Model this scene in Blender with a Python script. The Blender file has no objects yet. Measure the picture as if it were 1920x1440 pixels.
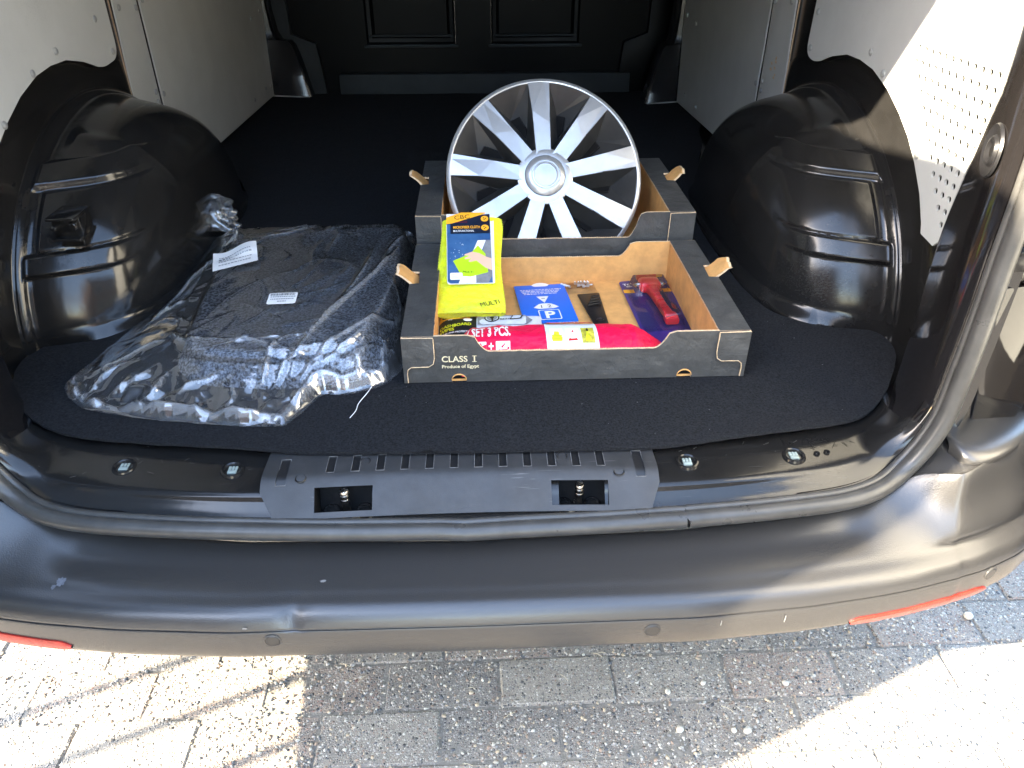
import bpy, bmesh, math, random
import numpy as np
from mathutils import Vector, Matrix, noise

R = math.radians
S = bpy.context.scene
COL = S.collection
random.seed(7)
RNG = np.random.default_rng(7)

# ------------------------------------------------------------------ camera, sky, sun, exposure
cd = bpy.data.cameras.new('camera')
cam = bpy.data.objects.new('camera', cd)
COL.objects.link(cam)
cam.location = (0.035, 0.0, 0.72)
cam.rotation_euler = (R(90 - 33.3), 0, R(-2.3))
cd.sensor_width = 36
cd.lens = 36 * 1400 / 1920
cd.clip_start = 0.02
cd.clip_end = 1000
S.camera = cam

SUN = Vector((1.0, 0.41, -0.64)).normalized()       # direction the light travels
SUN_EL = math.asin(-SUN.z)
SUN_AZ = math.atan2(-SUN.x, -SUN.y)                  # clockwise from +Y
W = bpy.data.worlds.new('World')
S.world = W
W.use_nodes = True
nt = W.node_tree
bg = nt.nodes['Background']
sky = nt.nodes.new('ShaderNodeTexSky')
sky.sky_type = 'NISHITA'
sky.sun_disc = False
sky.sun_elevation = SUN_EL
sky.sun_rotation = SUN_AZ
sky.air_density = 1.0
sky.dust_density = 1.0
sky.ozone_density = 1.0
nt.links.new(sky.outputs[0], bg.inputs[0])
bg.inputs[1].default_value = 0.14
sl = bpy.data.lights.new('sun', 'SUN')
sl.energy = 3.1
sl.angle = R(0.53)
sl.color = (1.0, 0.89, 0.72)
sun = bpy.data.objects.new('sun', sl)
COL.objects.link(sun)
sun.location = (-8, -4, 7)
sun.rotation_euler = SUN.to_track_quat('-Z', 'Y').to_euler()
S.view_settings.view_transform = 'Standard'
S.view_settings.look = 'None'
S.view_settings.exposure = 3.92
S.view_settings.gamma = 1
S.view_settings.use_curve_mapping = False
S.view_settings.use_white_balance = True
S.view_settings.white_balance_temperature = 6950
S.cycles.max_bounces = 10
S.cycles.transparent_max_bounces = 16
S.cycles.diffuse_bounces = 5
S.cycles.glossy_bounces = 5
S.cycles.use_denoising = True
S.cycles.sample_clamp_indirect = 6

# ------------------------------------------------------------------ helpers: materials
def lerp(a, b, t):
    return a + (b - a) * t

def mat(name, base, rough=0.5, metal=0.0, var=0.0, vscale=8.0, bump=0.0, bscale=300.0, rvar=0.0, rscale=6.0,
        spec=0.5, coat=0.0, specks=None, sheen=0.0, ramp=(.35, .68), alt=None, fbump=0.0, fscale=30.0, scratches=0.0):
    """A principled material with uneven colour, uneven gloss, fine relief, optional specks and fine scratches."""
    m = bpy.data.materials.new(name)
    m.use_nodes = True
    n, l = m.node_tree.nodes, m.node_tree.links
    b = n['Principled BSDF']
    b.inputs['Base Color'].default_value = (*base, 1)
    b.inputs['Roughness'].default_value = rough
    b.inputs['Metallic'].default_value = metal
    b.inputs['Specular IOR Level'].default_value = spec
    b.inputs['Coat Weight'].default_value = coat
    b.inputs['Coat Roughness'].default_value = 0.08
    if sheen:
        b.inputs['Sheen Weight'].default_value = sheen
        b.inputs['Sheen Roughness'].default_value = 0.6
    tc = n.new('ShaderNodeTexCoord')
    col = None
    if var or alt:
        t = n.new('ShaderNodeTexNoise')
        t.inputs['Scale'].default_value = vscale
        t.inputs['Detail'].default_value = 6
        t.inputs['Roughness'].default_value = 0.65
        l.new(tc.outputs['Object'], t.inputs['Vector'])
        r = n.new('ShaderNodeValToRGB')
        hi = alt if alt else tuple(min(1, c * (1 + var)) for c in base)
        lo = base if alt else tuple(c * (1 - var) for c in base)
        r.color_ramp.elements[0].color = (*lo, 1)
        r.color_ramp.elements[1].color = (*hi, 1)
        r.color_ramp.elements[0].position = ramp[0]
        r.color_ramp.elements[1].position = ramp[1]
        l.new(t.outputs['Fac'], r.inputs[0])
        col = r.outputs[0]
    if specks:
        sc_, th, scol = specks
        v = n.new('ShaderNodeTexVoronoi')
        v.inputs['Scale'].default_value = sc_
        l.new(tc.outputs['Object'], v.inputs['Vector'])
        lt = n.new('ShaderNodeMath'); lt.operation = 'LESS_THAN'
        lt.inputs[1].default_value = th
        l.new(v.outputs['Distance'], lt.inputs[0])
        sep = n.new('ShaderNodeSeparateColor')
        l.new(v.outputs['Color'], sep.inputs[0])
        gt = n.new('ShaderNodeMath'); gt.operation = 'GREATER_THAN'
        gt.inputs[1].default_value = 0.8
        l.new(sep.outputs[0], gt.inputs[0])
        mu = n.new('ShaderNodeMath'); mu.operation = 'MULTIPLY'
        l.new(lt.outputs[0], mu.inputs[0]); l.new(gt.outputs[0], mu.inputs[1])
        mx = n.new('ShaderNodeMix'); mx.data_type = 'RGBA'
        l.new(mu.outputs[0], mx.inputs['Factor'])
        if col is not None:
            l.new(col, mx.inputs['A'])
        else:
            mx.inputs['A'].default_value = (*base, 1)
        mx.inputs['B'].default_value = (*scol, 1)
        col = mx.outputs['Result']
    if scratches:
        mp = n.new('ShaderNodeMapping')
        mp.inputs['Rotation'].default_value = (0.3, 0.2, 0.9)
        mp.inputs['Scale'].default_value = (14, 420, 300)
        l.new(tc.outputs['Object'], mp.inputs[0])
        t = n.new('ShaderNodeTexNoise'); t.inputs['Scale'].default_value = 1.0; t.inputs['Detail'].default_value = 3
        l.new(mp.outputs[0], t.inputs['Vector'])
        t2 = n.new('ShaderNodeTexNoise'); t2.inputs['Scale'].default_value = 5.0; t2.inputs['Detail'].default_value = 4
        l.new(tc.outputs['Object'], t2.inputs['Vector'])
        mu = n.new('ShaderNodeMath'); mu.operation = 'MULTIPLY'
        l.new(t.outputs['Fac'], mu.inputs[0]); l.new(t2.outputs['Fac'], mu.inputs[1])
        rr = n.new('ShaderNodeMapRange'); rr.inputs[1].default_value = 0.385; rr.inputs[2].default_value = 0.42
        rr.inputs[4].default_value = scratches
        l.new(mu.outputs[0], rr.inputs[0])
        mx = n.new('ShaderNodeMix'); mx.data_type = 'RGBA'
        l.new(rr.outputs[0], mx.inputs['Factor'])
        if col is not None:
            l.new(col, mx.inputs['A'])
        else:
            mx.inputs['A'].default_value = (*base, 1)
        mx.inputs['B'].default_value = (0.22, 0.22, 0.21, 1)
        col = mx.outputs['Result']
    if col is not None:
        l.new(col, b.inputs['Base Color'])
    if rvar:
        t = n.new('ShaderNodeTexNoise')
        t.inputs['Scale'].default_value = rscale
        t.inputs['Detail'].default_value = 5
        l.new(tc.outputs['Object'], t.inputs['Vector'])
        mr = n.new('ShaderNodeMapRange')
        mr.inputs[1].default_value = 0.3; mr.inputs[2].default_value = 0.7
        mr.inputs[3].default_value = max(0.02, rough - rvar); mr.inputs[4].default_value = rough + rvar
        l.new(t.outputs['Fac'], mr.inputs[0])
        l.new(mr.outputs[0], b.inputs['Roughness'])
    prev = None
    for st, sc2 in ((fbump, fscale), (bump, bscale)):
        if not st:
            continue
        t = n.new('ShaderNodeTexNoise')
        t.inputs['Scale'].default_value = sc2
        t.inputs['Detail'].default_value = 4
        l.new(tc.outputs['Object'], t.inputs['Vector'])
        bp = n.new('ShaderNodeBump')
        bp.inputs['Strength'].default_value = st
        bp.inputs['Distance'].default_value = 0.6 / sc2
        l.new(t.outputs['Fac'], bp.inputs['Height'])
        if prev is not None:
            l.new(prev, bp.inputs['Normal'])
        prev = bp.outputs[0]
    if prev is not None:
        l.new(prev, b.inputs['Normal'])
    return m

M = {}
M['paint'] = mat('black_inner_paint', (0.0135, 0.013, 0.0125), 0.16, rvar=0.03, rscale=5, fbump=0.02, fscale=12, scratches=0.05, var=.25, specks=(70, 0.012, (0.25, 0.24, 0.22)))
M['gloss'] = mat('black_gloss_paint', (0.010, 0.009, 0.009), 0.07, coat=0.6, fbump=0.02, fscale=10, specks=(60, 0.012, (0.35, 0.34, 0.32)))
M['bumper'] = mat('bumper_plastic', (0.031, 0.0305, 0.0298), 0.27, spec=0.8, bump=0.3, bscale=560)
M['bumper_line'] = mat('bumper_inset', (0.024, 0.024, 0.024), 0.36, bump=0.1, bscale=600)
M['tread'] = mat('tread_plastic', (0.024, 0.025, 0.026), 0.46, bump=0.45, bscale=900, rvar=0.08, rscale=18, alt=(0.036, 0.037, 0.039), vscale=26, scratches=0.4)
M['slot'] = mat('slot_plastic', (0.014, 0.014, 0.0145), 0.36, bump=0.15, bscale=500, scratches=0.25)
M['dark'] = mat('dark_recess', (0.006, 0.006, 0.006), 0.7, spec=0.15, bump=0.2, bscale=120)  # near-black: shade inside pockets and holes is put into the colour
M['worn'] = mat('worn_plastic_edge', (0.13, 0.13, 0.13), 0.6, var=0.5, vscale=90)
M['rubber'] = mat('seal_rubber', (0.050, 0.049, 0.046), 0.34, bump=0.12, bscale=800, rvar=0.08, rscale=25, var=0.2, vscale=30)
M['carpet'] = mat('black_carpet', (0.0088, 0.0092, 0.0102), 0.95, bump=0.9, bscale=520, alt=(0.0245, 0.0258, 0.0285), vscale=300, spec=0.06, specks=(150, 0.05, (0.035, 0.035, 0.035)), fbump=0.12, fscale=60)
M['panel'] = mat('grey_coated_board', (0.52, 0.53, 0.505), 0.40, var=0.05, vscale=7, bump=0.12, bscale=350, rvar=0.06, rscale=9, scratches=0.12)
M['panel_edge'] = mat('raw_board_edge', (0.42, 0.29, 0.18), 0.7, var=0.2, vscale=60)
M['bulk'] = mat('bulkhead_plastic', (0.0025, 0.0028, 0.0032), 0.4, spec=0.06, bump=0.3, bscale=500, rvar=0.05)
M['bulk_grey'] = mat('bulkhead_grey_plastic', (0.020, 0.023, 0.025), 0.7, spec=0.15, bump=0.4, bscale=600, var=0.15)
M['steel'] = mat('bright_steel', (0.62, 0.60, 0.57), 0.22, 1.0, rvar=0.08, rscale=60, var=0.15, vscale=80)
M['rivet'] = mat('rivet_grey', (0.36, 0.37, 0.36), 0.38, 0.3)
M['clip'] = mat('pale_clip', (0.30, 0.36, 0.33), 0.35, var=0.2, vscale=60)
M['red_refl'] = mat('red_reflector', (0.46, 0.026, 0.016), 0.28, coat=0.0, fbump=0.5, fscale=330, var=0.35, vscale=60)
M['card'] = mat('black_printed_card', (0.058, 0.0582, 0.056), 0.46, var=0.22, vscale=22, fbump=0.25, fscale=24, bump=0.25, bscale=250, scratches=0.12)
M['kraft'] = mat('kraft_board', (0.66, 0.345, 0.115), 0.75, var=0.14, vscale=30, bump=0.2, bscale=300)
M['kraft_edge'] = mat('kraft_cut_edge', (0.68, 0.49, 0.30), 0.85, var=0.25, vscale=160, bump=0.6, bscale=260)
M['cream'] = mat('cream_ink', (0.72, 0.62, 0.40), 0.5)
M['silver'] = mat('silver_paint', (0.46, 0.47, 0.48), 0.33, 0.65, rvar=0.05, rscale=12, var=0.05, vscale=40, bump=0.04, bscale=900)
M['anthracite'] = mat('dark_grey_plastic', (0.058, 0.057, 0.056), 0.33, 0.45, var=0.12, vscale=20, rvar=.05, rscale=20, specks=(120, 0.03, (0.3, 0.3, 0.3)))
M['black'] = mat('black_plastic', (0.010, 0.010, 0.011), 0.35, bump=0.1, bscale=300)
M['neon'] = mat('neon_yellow_cloth', (0.74, 0.80, 0.005), 0.9, bump=1.0, bscale=650, fbump=0.6, fscale=60, var=0.12, vscale=50, sheen=0.2)
M['white'] = mat('white_print', (0.80, 0.80, 0.80), 0.4, var=0.03)
M['paper'] = mat('white_paper', (0.74, 0.75, 0.75), 0.6, var=0.04, vscale=40, fbump=0.2, fscale=60)
M['navy'] = mat('navy_print', (0.010, 0.016, 0.034), 0.3, var=0.2, vscale=15)
M['bluepic'] = mat('blue_picture', (0.020, 0.075, 0.20), 0.3, alt=(0.05, 0.14, 0.30), vscale=18)
M['orange'] = mat('orange_print', (0.88, 0.40, 0.03), 0.35, var=0.06)
M['lime'] = mat('lime_print', (0.42, 0.70, 0.02), 0.4, var=0.08, vscale=30)
M['skin'] = mat('skin_print', (0.72, 0.45, 0.32), 0.4, var=0.05)
M['greyprint'] = mat('grey_print', (0.20, 0.21, 0.23), 0.35, var=0.2, vscale=60)
M['paleprint'] = mat('pale_print', (0.55, 0.60, 0.66), 0.35, var=0.1, vscale=40)
M['blackprint'] = mat('black_print', (0.012, 0.012, 0.012), 0.4)
M['pink'] = mat('hot_pink_red_fabric', (0.76, 0.006, 0.060), 0.45, spec=0.3, var=0.08, vscale=12, bump=0.3, bscale=900, fbump=0.6, fscale=40)
M['redprint'] = mat('red_print', (0.55, 0.02, 0.02), 0.35)
M['palelabel'] = mat('pale_blue_label', (0.60, 0.68, 0.74), 0.35, var=0.03)
M['yellowprint'] = mat('yellow_print', (0.62, 0.66, 0.03), 0.4, var=0.3, vscale=80)
M['olive'] = mat('olive_print', (0.25, 0.24, 0.03), 0.4, alt=(0.65, 0.6, 0.08), vscale=120)
M['disc'] = mat('parking_disc_blue', (0.002, 0.14, 0.70), 0.32, var=0.04)
M['purple'] = mat('purple_card', (0.035, 0.022, 0.17), 0.3, var=0.12, vscale=20)
M['redplastic'] = mat('red_plastic', (0.80, 0.03, 0.04), 0.28, var=0.05)
M['mat_fleck'] = mat('flecked_mat_pile', (0.004, 0.005, 0.007), 0.95, alt=(0.40, 0.43, 0.48), vscale=210, ramp=(.43, .60), bump=1.0, bscale=400, spec=0.1)
M['pillar_in'] = mat('pillar_sheet', (0.010, 0.0105, 0.012), 0.22, rvar=0.06, scratches=0.12)
M['glassy'] = mat('lamp_dark', (0.02, 0.02, 0.02), 0.1)
M['sand'] = mat('joint_sand', (0.215, 0.20, 0.17), 0.95, var=0.3, vscale=60, bump=0.8, bscale=260)
M['twig'] = mat('dry_straw', (0.55, 0.47, 0.32), 0.8)

def film_mat(name, haze, gloss_gain, rough, tint=(0.95, 0.97, 1.0), fb=0.25, fs=55):
    m = bpy.data.materials.new(name)
    m.use_nodes = True
    n, l = m.node_tree.nodes, m.node_tree.links
    n.clear()
    out = n.new('ShaderNodeOutputMaterial')
    tr = n.new('ShaderNodeBsdfTransparent'); tr.inputs[0].default_value = (*tint, 1)
    gl = n.new('ShaderNodeBsdfGlossy'); gl.inputs['Roughness'].default_value = rough
    df = n.new('ShaderNodeBsdfDiffuse'); df.inputs[0].default_value = (0.8, 0.82, 0.85, 1)
    tc = n.new('ShaderNodeTexCoord')
    nz = n.new('ShaderNodeTexNoise'); nz.inputs['Scale'].default_value = fs; nz.inputs['Detail'].default_value = 5
    l.new(tc.outputs['Object'], nz.inputs['Vector'])
    bp = n.new('ShaderNodeBump'); bp.inputs['Strength'].default_value = fb; bp.inputs['Distance'].default_value = 0.006
    l.new(nz.outputs['Fac'], bp.inputs['Height'])
    l.new(bp.outputs[0], gl.inputs['Normal'])
    fr = n.new('ShaderNodeFresnel'); fr.inputs['IOR'].default_value = 1.5
    l.new(bp.outputs[0], fr.inputs['Normal'])
    mu = n.new('ShaderNodeMath'); mu.operation = 'MULTIPLY_ADD'; mu.use_clamp = True
    mu.inputs[1].default_value = gloss_gain; mu.inputs[2].default_value = 0.0
    l.new(fr.outputs[0], mu.inputs[0])
    m1 = n.new('ShaderNodeMixShader'); m1.inputs[0].default_value = haze
    l.new(tr.outputs[0], m1.inputs[1]); l.new(df.outputs[0], m1.inputs[2])
    m2 = n.new('ShaderNodeMixShader')
    l.new(mu.outputs[0], m2.inputs[0]); l.new(m1.outputs[0], m2.inputs[1]); l.new(gl.outputs[0], m2.inputs[2])
    l.new(m2.outputs[0], out.inputs[0])
    return m
M['film'] = film_mat('clear_polythene_film', 0.06, 3.4, 0.06, fb=0.12, fs=30)
M['film_fold'] = film_mat('folded_polythene_film', 0.20, 4.0, 0.09, fb=0.15, fs=45)
M['blister'] = film_mat('clear_blister', 0.012, 0.9, 0.05, fb=0.03)

def paver_mat(name, c0, c1, warm):
    """Washed concrete: pebbles of many colours in grey mortar, with relief."""
    m = bpy.data.materials.new(name)
    m.use_nodes = True
    n, l = m.node_tree.nodes, m.node_tree.links
    b = n['Principled BSDF']
    b.inputs['Roughness'].default_value = 0.8
    b.inputs['Specular IOR Level'].default_value = 0.3
    tc = n.new('ShaderNodeTexCoord')
    geo = n.new('ShaderNodeNewGeometry')
    def vor(scale):
        v = n.new('ShaderNodeTexVoronoi'); v.inputs['Scale'].default_value = scale
        l.new(geo.outputs['Position'], v.inputs['Vector']); return v
    nz = n.new('ShaderNodeTexNoise'); nz.inputs['Scale'].default_value = 14; nz.inputs['Detail'].default_value = 8
    l.new(geo.outputs['Position'], nz.inputs['Vector'])
    mort = n.new('ShaderNodeValToRGB')
    mort.color_ramp.elements[0].color = (*c0, 1); mort.color_ramp.elements[1].color = (*c1, 1)
    mort.color_ramp.elements[0].position = .3; mort.color_ramp.elements[1].position = .7
    l.new(nz.outputs['Fac'], mort.inputs[0])
    col = mort.outputs[0]
    hs = None
    for scale, th, dens in ((430, 0.46, 0.25), (210, 0.43, 0.40), (100, 0.36, 0.74)):
        v = vor(scale)
        sep = n.new('ShaderNodeSeparateColor'); l.new(v.outputs['Color'], sep.inputs[0])
        ramp = n.new('ShaderNodeValToRGB')
        e = ramp.color_ramp.elements
        e[0].color = (0.05, 0.05, 0.05, 1); e[0].position = 0
        e[1].color = (0.62, 0.58, 0.50, 1); e[1].position = 1
        for p, c in ((0.10, (0.11, 0.11, 0.11)), (0.28, (0.20, 0.19, 0.175)), (0.48, (0.27, 0.245, 0.21)), (0.60, (0.25 + warm, 0.18, 0.135)), (0.72, (0.33, 0.31, 0.28)), (0.9, (0.40, 0.375, 0.33))):
            x = e.new(p); x.color = (*c, 1)
        l.new(sep.outputs[0], ramp.inputs[0])
        lt = n.new('ShaderNodeMath'); lt.operation = 'LESS_THAN'; lt.inputs[1].default_value = th
        l.new(v.outputs['Distance'], lt.inputs[0])
        gt = n.new('ShaderNodeMath'); gt.operation = 'GREATER_THAN'; gt.inputs[1].default_value = dens
        l.new(sep.outputs[1], gt.inputs[0])
        mu = n.new('ShaderNodeMath'); mu.operation = 'MULTIPLY'
        l.new(lt.outputs[0], mu.inputs[0]); l.new(gt.outputs[0], mu.inputs[1])
        mx = n.new('ShaderNodeMix'); mx.data_type = 'RGBA'
        l.new(mu.outputs[0], mx.inputs['Factor']); l.new(col, mx.inputs['A']); l.new(ramp.outputs[0], mx.inputs['B'])
        col = mx.outputs['Result']
        sb = n.new('ShaderNodeMath'); sb.operation = 'SUBTRACT'; sb.inputs[0].default_value = th
        l.new(v.outputs['Distance'], sb.inputs[1])
        hm = n.new('ShaderNodeMath'); hm.operation = 'MULTIPLY'
        l.new(sb.outputs[0], hm.inputs[0]); l.new(mu.outputs[0], hm.inputs[1])
        dv = n.new('ShaderNodeMath'); dv.operation = 'DIVIDE'; dv.inputs[1].default_value = scale / 150
        l.new(hm.outputs[0], dv.inputs[0])
        if hs is None:
            hs = dv
        else:
            ad = n.new('ShaderNodeMath'); ad.operation = 'ADD'
            l.new(hs.outputs[0], ad.inputs[0]); l.new(dv.outputs[0], ad.inputs[1]); hs = ad
    l.new(col, b.inputs['Base Color'])
    bp = n.new('ShaderNodeBump'); bp.inputs['Strength'].default_value = 1.0; bp.inputs['Distance'].default_value = 0.009
    l.new(hs.outputs[0], bp.inputs['Height'])
    n2 = n.new('ShaderNodeTexNoise'); n2.inputs['Scale'].default_value = 420; n2.inputs['Detail'].default_value = 3
    l.new(geo.outputs['Position'], n2.inputs['Vector'])
    b2 = n.new('ShaderNodeBump'); b2.inputs['Strength'].default_value = 0.7; b2.inputs['Distance'].default_value = 0.0015
    l.new(n2.outputs['Fac'], b2.inputs['Height']); l.new(bp.outputs[0], b2.inputs['Normal'])
    l.new(b2.outputs[0], b.inputs['Normal'])
    return m
M['paver0'] = paver_mat('washed_paver_grey', (0.222, 0.200, 0.166), (0.30, 0.27, 0.224), 0.0)
M['paver1'] = paver_mat('washed_paver_dark', (0.195, 0.177, 0.150), (0.275, 0.25, 0.208), 0.02)
M['paver2'] = paver_mat('washed_paver_warm', (0.24, 0.197, 0.158), (0.325, 0.268, 0.212), 0.08)

# ------------------------------------------------------------------ helpers: objects and shapes
WLOC = {}

def tag(o, label=None, cat=None, group=None, kind=None):
    if label: o['label'] = label
    if cat: o['category'] = cat
    if group: o['group'] = group
    if kind: o['kind'] = kind
    return o

def thing(name, label, cat, loc=(0, 0, 0), group=None):
    o = bpy.data.objects.new(name, None)
    o.empty_display_size = 0.05
    COL.objects.link(o)
    o.location = loc
    WLOC[o.name] = Vector(loc)
    return tag(o, label, cat, group)

class MB:
    """Collects faces in world metres, then links them as one mesh object."""
    def __init__(s):
        s.v = []; s.f = []; s.m = []
    def add(s, verts, faces, mi=0):
        o = len(s.v)
        s.v.extend([tuple(float(c) for c in p) for p in verts])
        for f in faces:
            s.f.append([o + i for i in f]); s.m.append(mi)
        return s
    def quad(s, a, b, c, d, mi=0):
        return s.add([a, b, c, d], [(0, 1, 2, 3)], mi)
    def box(s, lo, hi, mi=0):
        x0, y0, z0 = lo; x1, y1, z1 = hi
        return s.add([(x0, y0, z0), (x1, y0, z0), (x1, y1, z0), (x0, y1, z0), (x0, y0, z1), (x1, y0, z1), (x1, y1, z1), (x0, y1, z1)],
                     [(0, 3, 2, 1), (4, 5, 6, 7), (0, 1, 5, 4), (1, 2, 6, 5), (2, 3, 7, 6), (3, 0, 4, 7)], mi)
    def prism(s, poly, vec, mf=0, mb=None, ms=None):
        """poly: 3D outline; vec: extrusion to the back."""
        n = len(poly); vec = Vector(vec)
        p = [Vector(q) for q in poly]; q = [a + vec for a in p]
        o = len(s.v)
        s.v.extend([tuple(a) for a in p + q])
        s.f.append([o + i for i in range(n)]); s.m.append(mf)
        s.f.append([o + n + i for i in reversed(range(n))]); s.m.append(mf if mb is None else mb)
        for i in range(n):
            j = (i + 1) % n
            s.f.append([o + j, o + i, o + n + i, o + n + j]); s.m.append(mf if ms is None else ms)
        return s
    def grid(s, P, mi=0, cu=False, cv=False, skip=None):
        P = np.asarray(P, float); a, b = P.shape[:2]
        o = len(s.v)
        s.v.extend([tuple(p) for p in P.reshape(-1, 3)])
        for i in range(a if cu else a - 1):
            for j in range(b if cv else b - 1):
                if skip and skip(i, j): continue
                i2, j2 = (i + 1) % a, (j + 1) % b
                s.f.append([o + i * b + j, o + i2 * b + j, o + i2 * b + j2, o + i * b + j2]); s.m.append(mi)
        return s
    def tube(s, path, r, n=10, mi=0, caps=True, squash=None):
        path = [Vector(p) for p in path]
        rs = r if hasattr(r, '__len__') else [r] * len(path)
        rings = []
        t0 = (path[1] - path[0]).normalized()
        u = t0.orthogonal().normalized()
        for i, p in enumerate(path):
            t = (path[min(i + 1, len(path) - 1)] - path[max(i - 1, 0)]).normalized()
            u = (u - t * u.dot(t)).normalized(); w = t.cross(u)
            rings.append([p + (u * math.cos(2 * math.pi * k / n) + w * math.sin(2 * math.pi * k / n)) * rs[i] for k in range(n)])
        o = len(s.v)
        s.grid(np.array([[tuple(q) for q in ring] for ring in rings]), mi, cv=True)
        if caps:
            s.f.append([o + k for k in range(n)]); s.m.append(mi)
            e = o + (len(path) - 1) * n
            s.f.append([e + k for k in reversed(range(n))]); s.m.append(mi)
        return s
    def lathe(s, prof, origin, axis, n=24, mi=0):
        """prof: (radius, height along axis)."""
        ax = Vector(axis).normalized(); u = ax.orthogonal().normalized(); w = ax.cross(u); o0 = Vector(origin)
        P = [[tuple(o0 + ax * h + (u * math.cos(2 * math.pi * k / n) + w * math.sin(2 * math.pi * k / n)) * r) for k in range(n)] for r, h in prof]
        return s.grid(P, mi, cv=True)
    def build(s, name, mats, parent=None, smooth=True, angle=32, bevel=0, loc=None, segs=2):
        me = bpy.data.meshes.new(name)
        off = Vector(loc) if loc is not None else (WLOC.get(parent.name, Vector()) if parent else Vector())
        me.from_pydata([(x - off.x, y - off.y, z - off.z) for x, y, z in s.v], [], s.f)
        if not isinstance(mats, (list, tuple)): mats = [mats]
        for m in mats: me.materials.append(m)
        me.polygons.foreach_set('material_index', s.m)
        bm = bmesh.new(); bm.from_mesh(me)
        bmesh.ops.remove_doubles(bm, verts=bm.verts, dist=1e-6)
        bmesh.ops.recalc_face_normals(bm, faces=bm.faces)
        if bevel:
            ed = [e for e in bm.edges if len(e.link_faces) == 2 and e.calc_face_angle(0) > R(35)]
            bmesh.ops.bevel(bm, geom=ed, offset=bevel, segments=segs, affect='EDGES', profile=0.5, clamp_overlap=True)
        bm.to_mesh(me); bm.free()
        if smooth:
            me.polygons.foreach_set('use_smooth', [True] * len(me.polygons))
            me.set_sharp_from_angle(angle=R(angle))
        me.update()
        o = bpy.data.objects.new(name, me)
        COL.objects.link(o)
        if parent:
            o.parent = parent
            WLOC[o.name] = off
        else:
            o.location = off
            WLOC[o.name] = off
        return o

def crom(P, n):
    """Catmull-Rom through the rows of P (k, ...) with n samples per span."""
    P = np.asarray(P, float); k = len(P); out = []
    for i in range(k - 1):
        p0 = P[i - 1] if i else 2 * P[0] - P[1]
        p1, p2 = P[i], P[i + 1]
        p3 = P[i + 2] if i + 2 < k else 2 * P[-1] - P[-2]
        for q in range(n):
            t = q / n
            out.append(0.5 * (2 * p1 + (p2 - p0) * t + (2 * p0 - 5 * p1 + 4 * p2 - p3) * t * t + (3 * p1 - p0 - 3 * p2 + p3) * t ** 3))
    out.append(P[-1])
    return np.array(out)

def round2(pts, seg=5):
    """2D polygon with (x, y[, radius]) corners -> rounded outline."""
    out = []; n = len(pts)
    for i in range(n):
        p = pts[i]; r = p[2] if len(p) > 2 else 0
        P = Vector(p[:2])
        if r <= 0:
            out.append(tuple(P)); continue
        A = Vector(pts[i - 1][:2]) - P; B = Vector(pts[(i + 1) % n][:2]) - P
        d = min(r, A.length * .49, B.length * .49)
        a = P + A.normalized() * d; b = P + B.normalized() * d
        for k in range(seg + 1):
            t = k / seg
            out.append(tuple(a * (1 - t) ** 2 + P * 2 * t * (1 - t) + b * t * t))
    return out

def circle2(cx, cy, r, n=14, ry=None):
    return [(cx + r * math.cos(2 * math.pi * k / n), cy + (ry or r) * math.sin(2 * math.pi * k / n)) for k in range(n)]

def flat_mesh(outer, holes, th, place, name, mats, parent):
    """A flat board with holes: filled 2D curve, extruded, then placed by place(x, y, t)."""
    cu = bpy.data.curves.new('outline', 'CURVE')
    cu.dimensions = '2D'; cu.fill_mode = 'BOTH'; cu.extrude = th / 2
    for loop in [outer] + holes:
        sp = cu.splines.new('POLY'); sp.points.add(len(loop) - 1)
        for p, q in zip(sp.points, loop): p.co = (q[0], q[1], 0, 1)
        sp.use_cyclic_u = True
    ob = bpy.data.objects.new('outline', cu)
    COL.objects.link(ob)
    me = bpy.data.meshes.new_from_object(ob.evaluated_get(bpy.context.evaluated_depsgraph_get()))
    bpy.data.objects.remove(ob); bpy.data.curves.remove(cu)
    mb = MB()
    mb.add([place(v.co.x, v.co.y, v.co.z) for v in me.vertices], [tuple(p.vertices) for p in me.polygons])
    bpy.data.meshes.remove(me)
    return mb.build(name, mats, parent, smooth=False)

_tx = {}
def text2(txt, size, bold=0.0, ax='LEFT', shear=0.0, sx=1.0, res=3):
    """Text as 2D mesh data (verts, faces)."""
    cu = bpy.data.curves.new('words', 'FONT')
    cu.body = txt; cu.size = size; cu.offset = bold * size; cu.align_x = ax; cu.shear = shear; cu.resolution_u = res
    ob = bpy.data.objects.new('words', cu)
    COL.objects.link(ob)
    me = bpy.data.meshes.new_from_object(ob.evaluated_get(bpy.context.evaluated_depsgraph_get()))
    bpy.data.objects.remove(ob); bpy.data.curves.remove(cu)
    v = [(p.co.x * sx, p.co.y) for p in me.vertices]; f = [tuple(p.vertices) for p in me.polygons]
    bpy.data.meshes.remove(me)
    return v, f

class Frame:
    """A flat sheet: origin, unit axes u, v and normal w in world space."""
    def __init__(s, o, u, v):
        s.o = Vector(o); s.u = Vector(u).normalized(); v = Vector(v)
        s.v = (v - s.u * v.dot(s.u)).normalized(); s.w = s.u.cross(s.v)
    def __call__(s, x, y, h=0.0):
        return s.o + s.u * x + s.v * y + s.w * h

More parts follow.
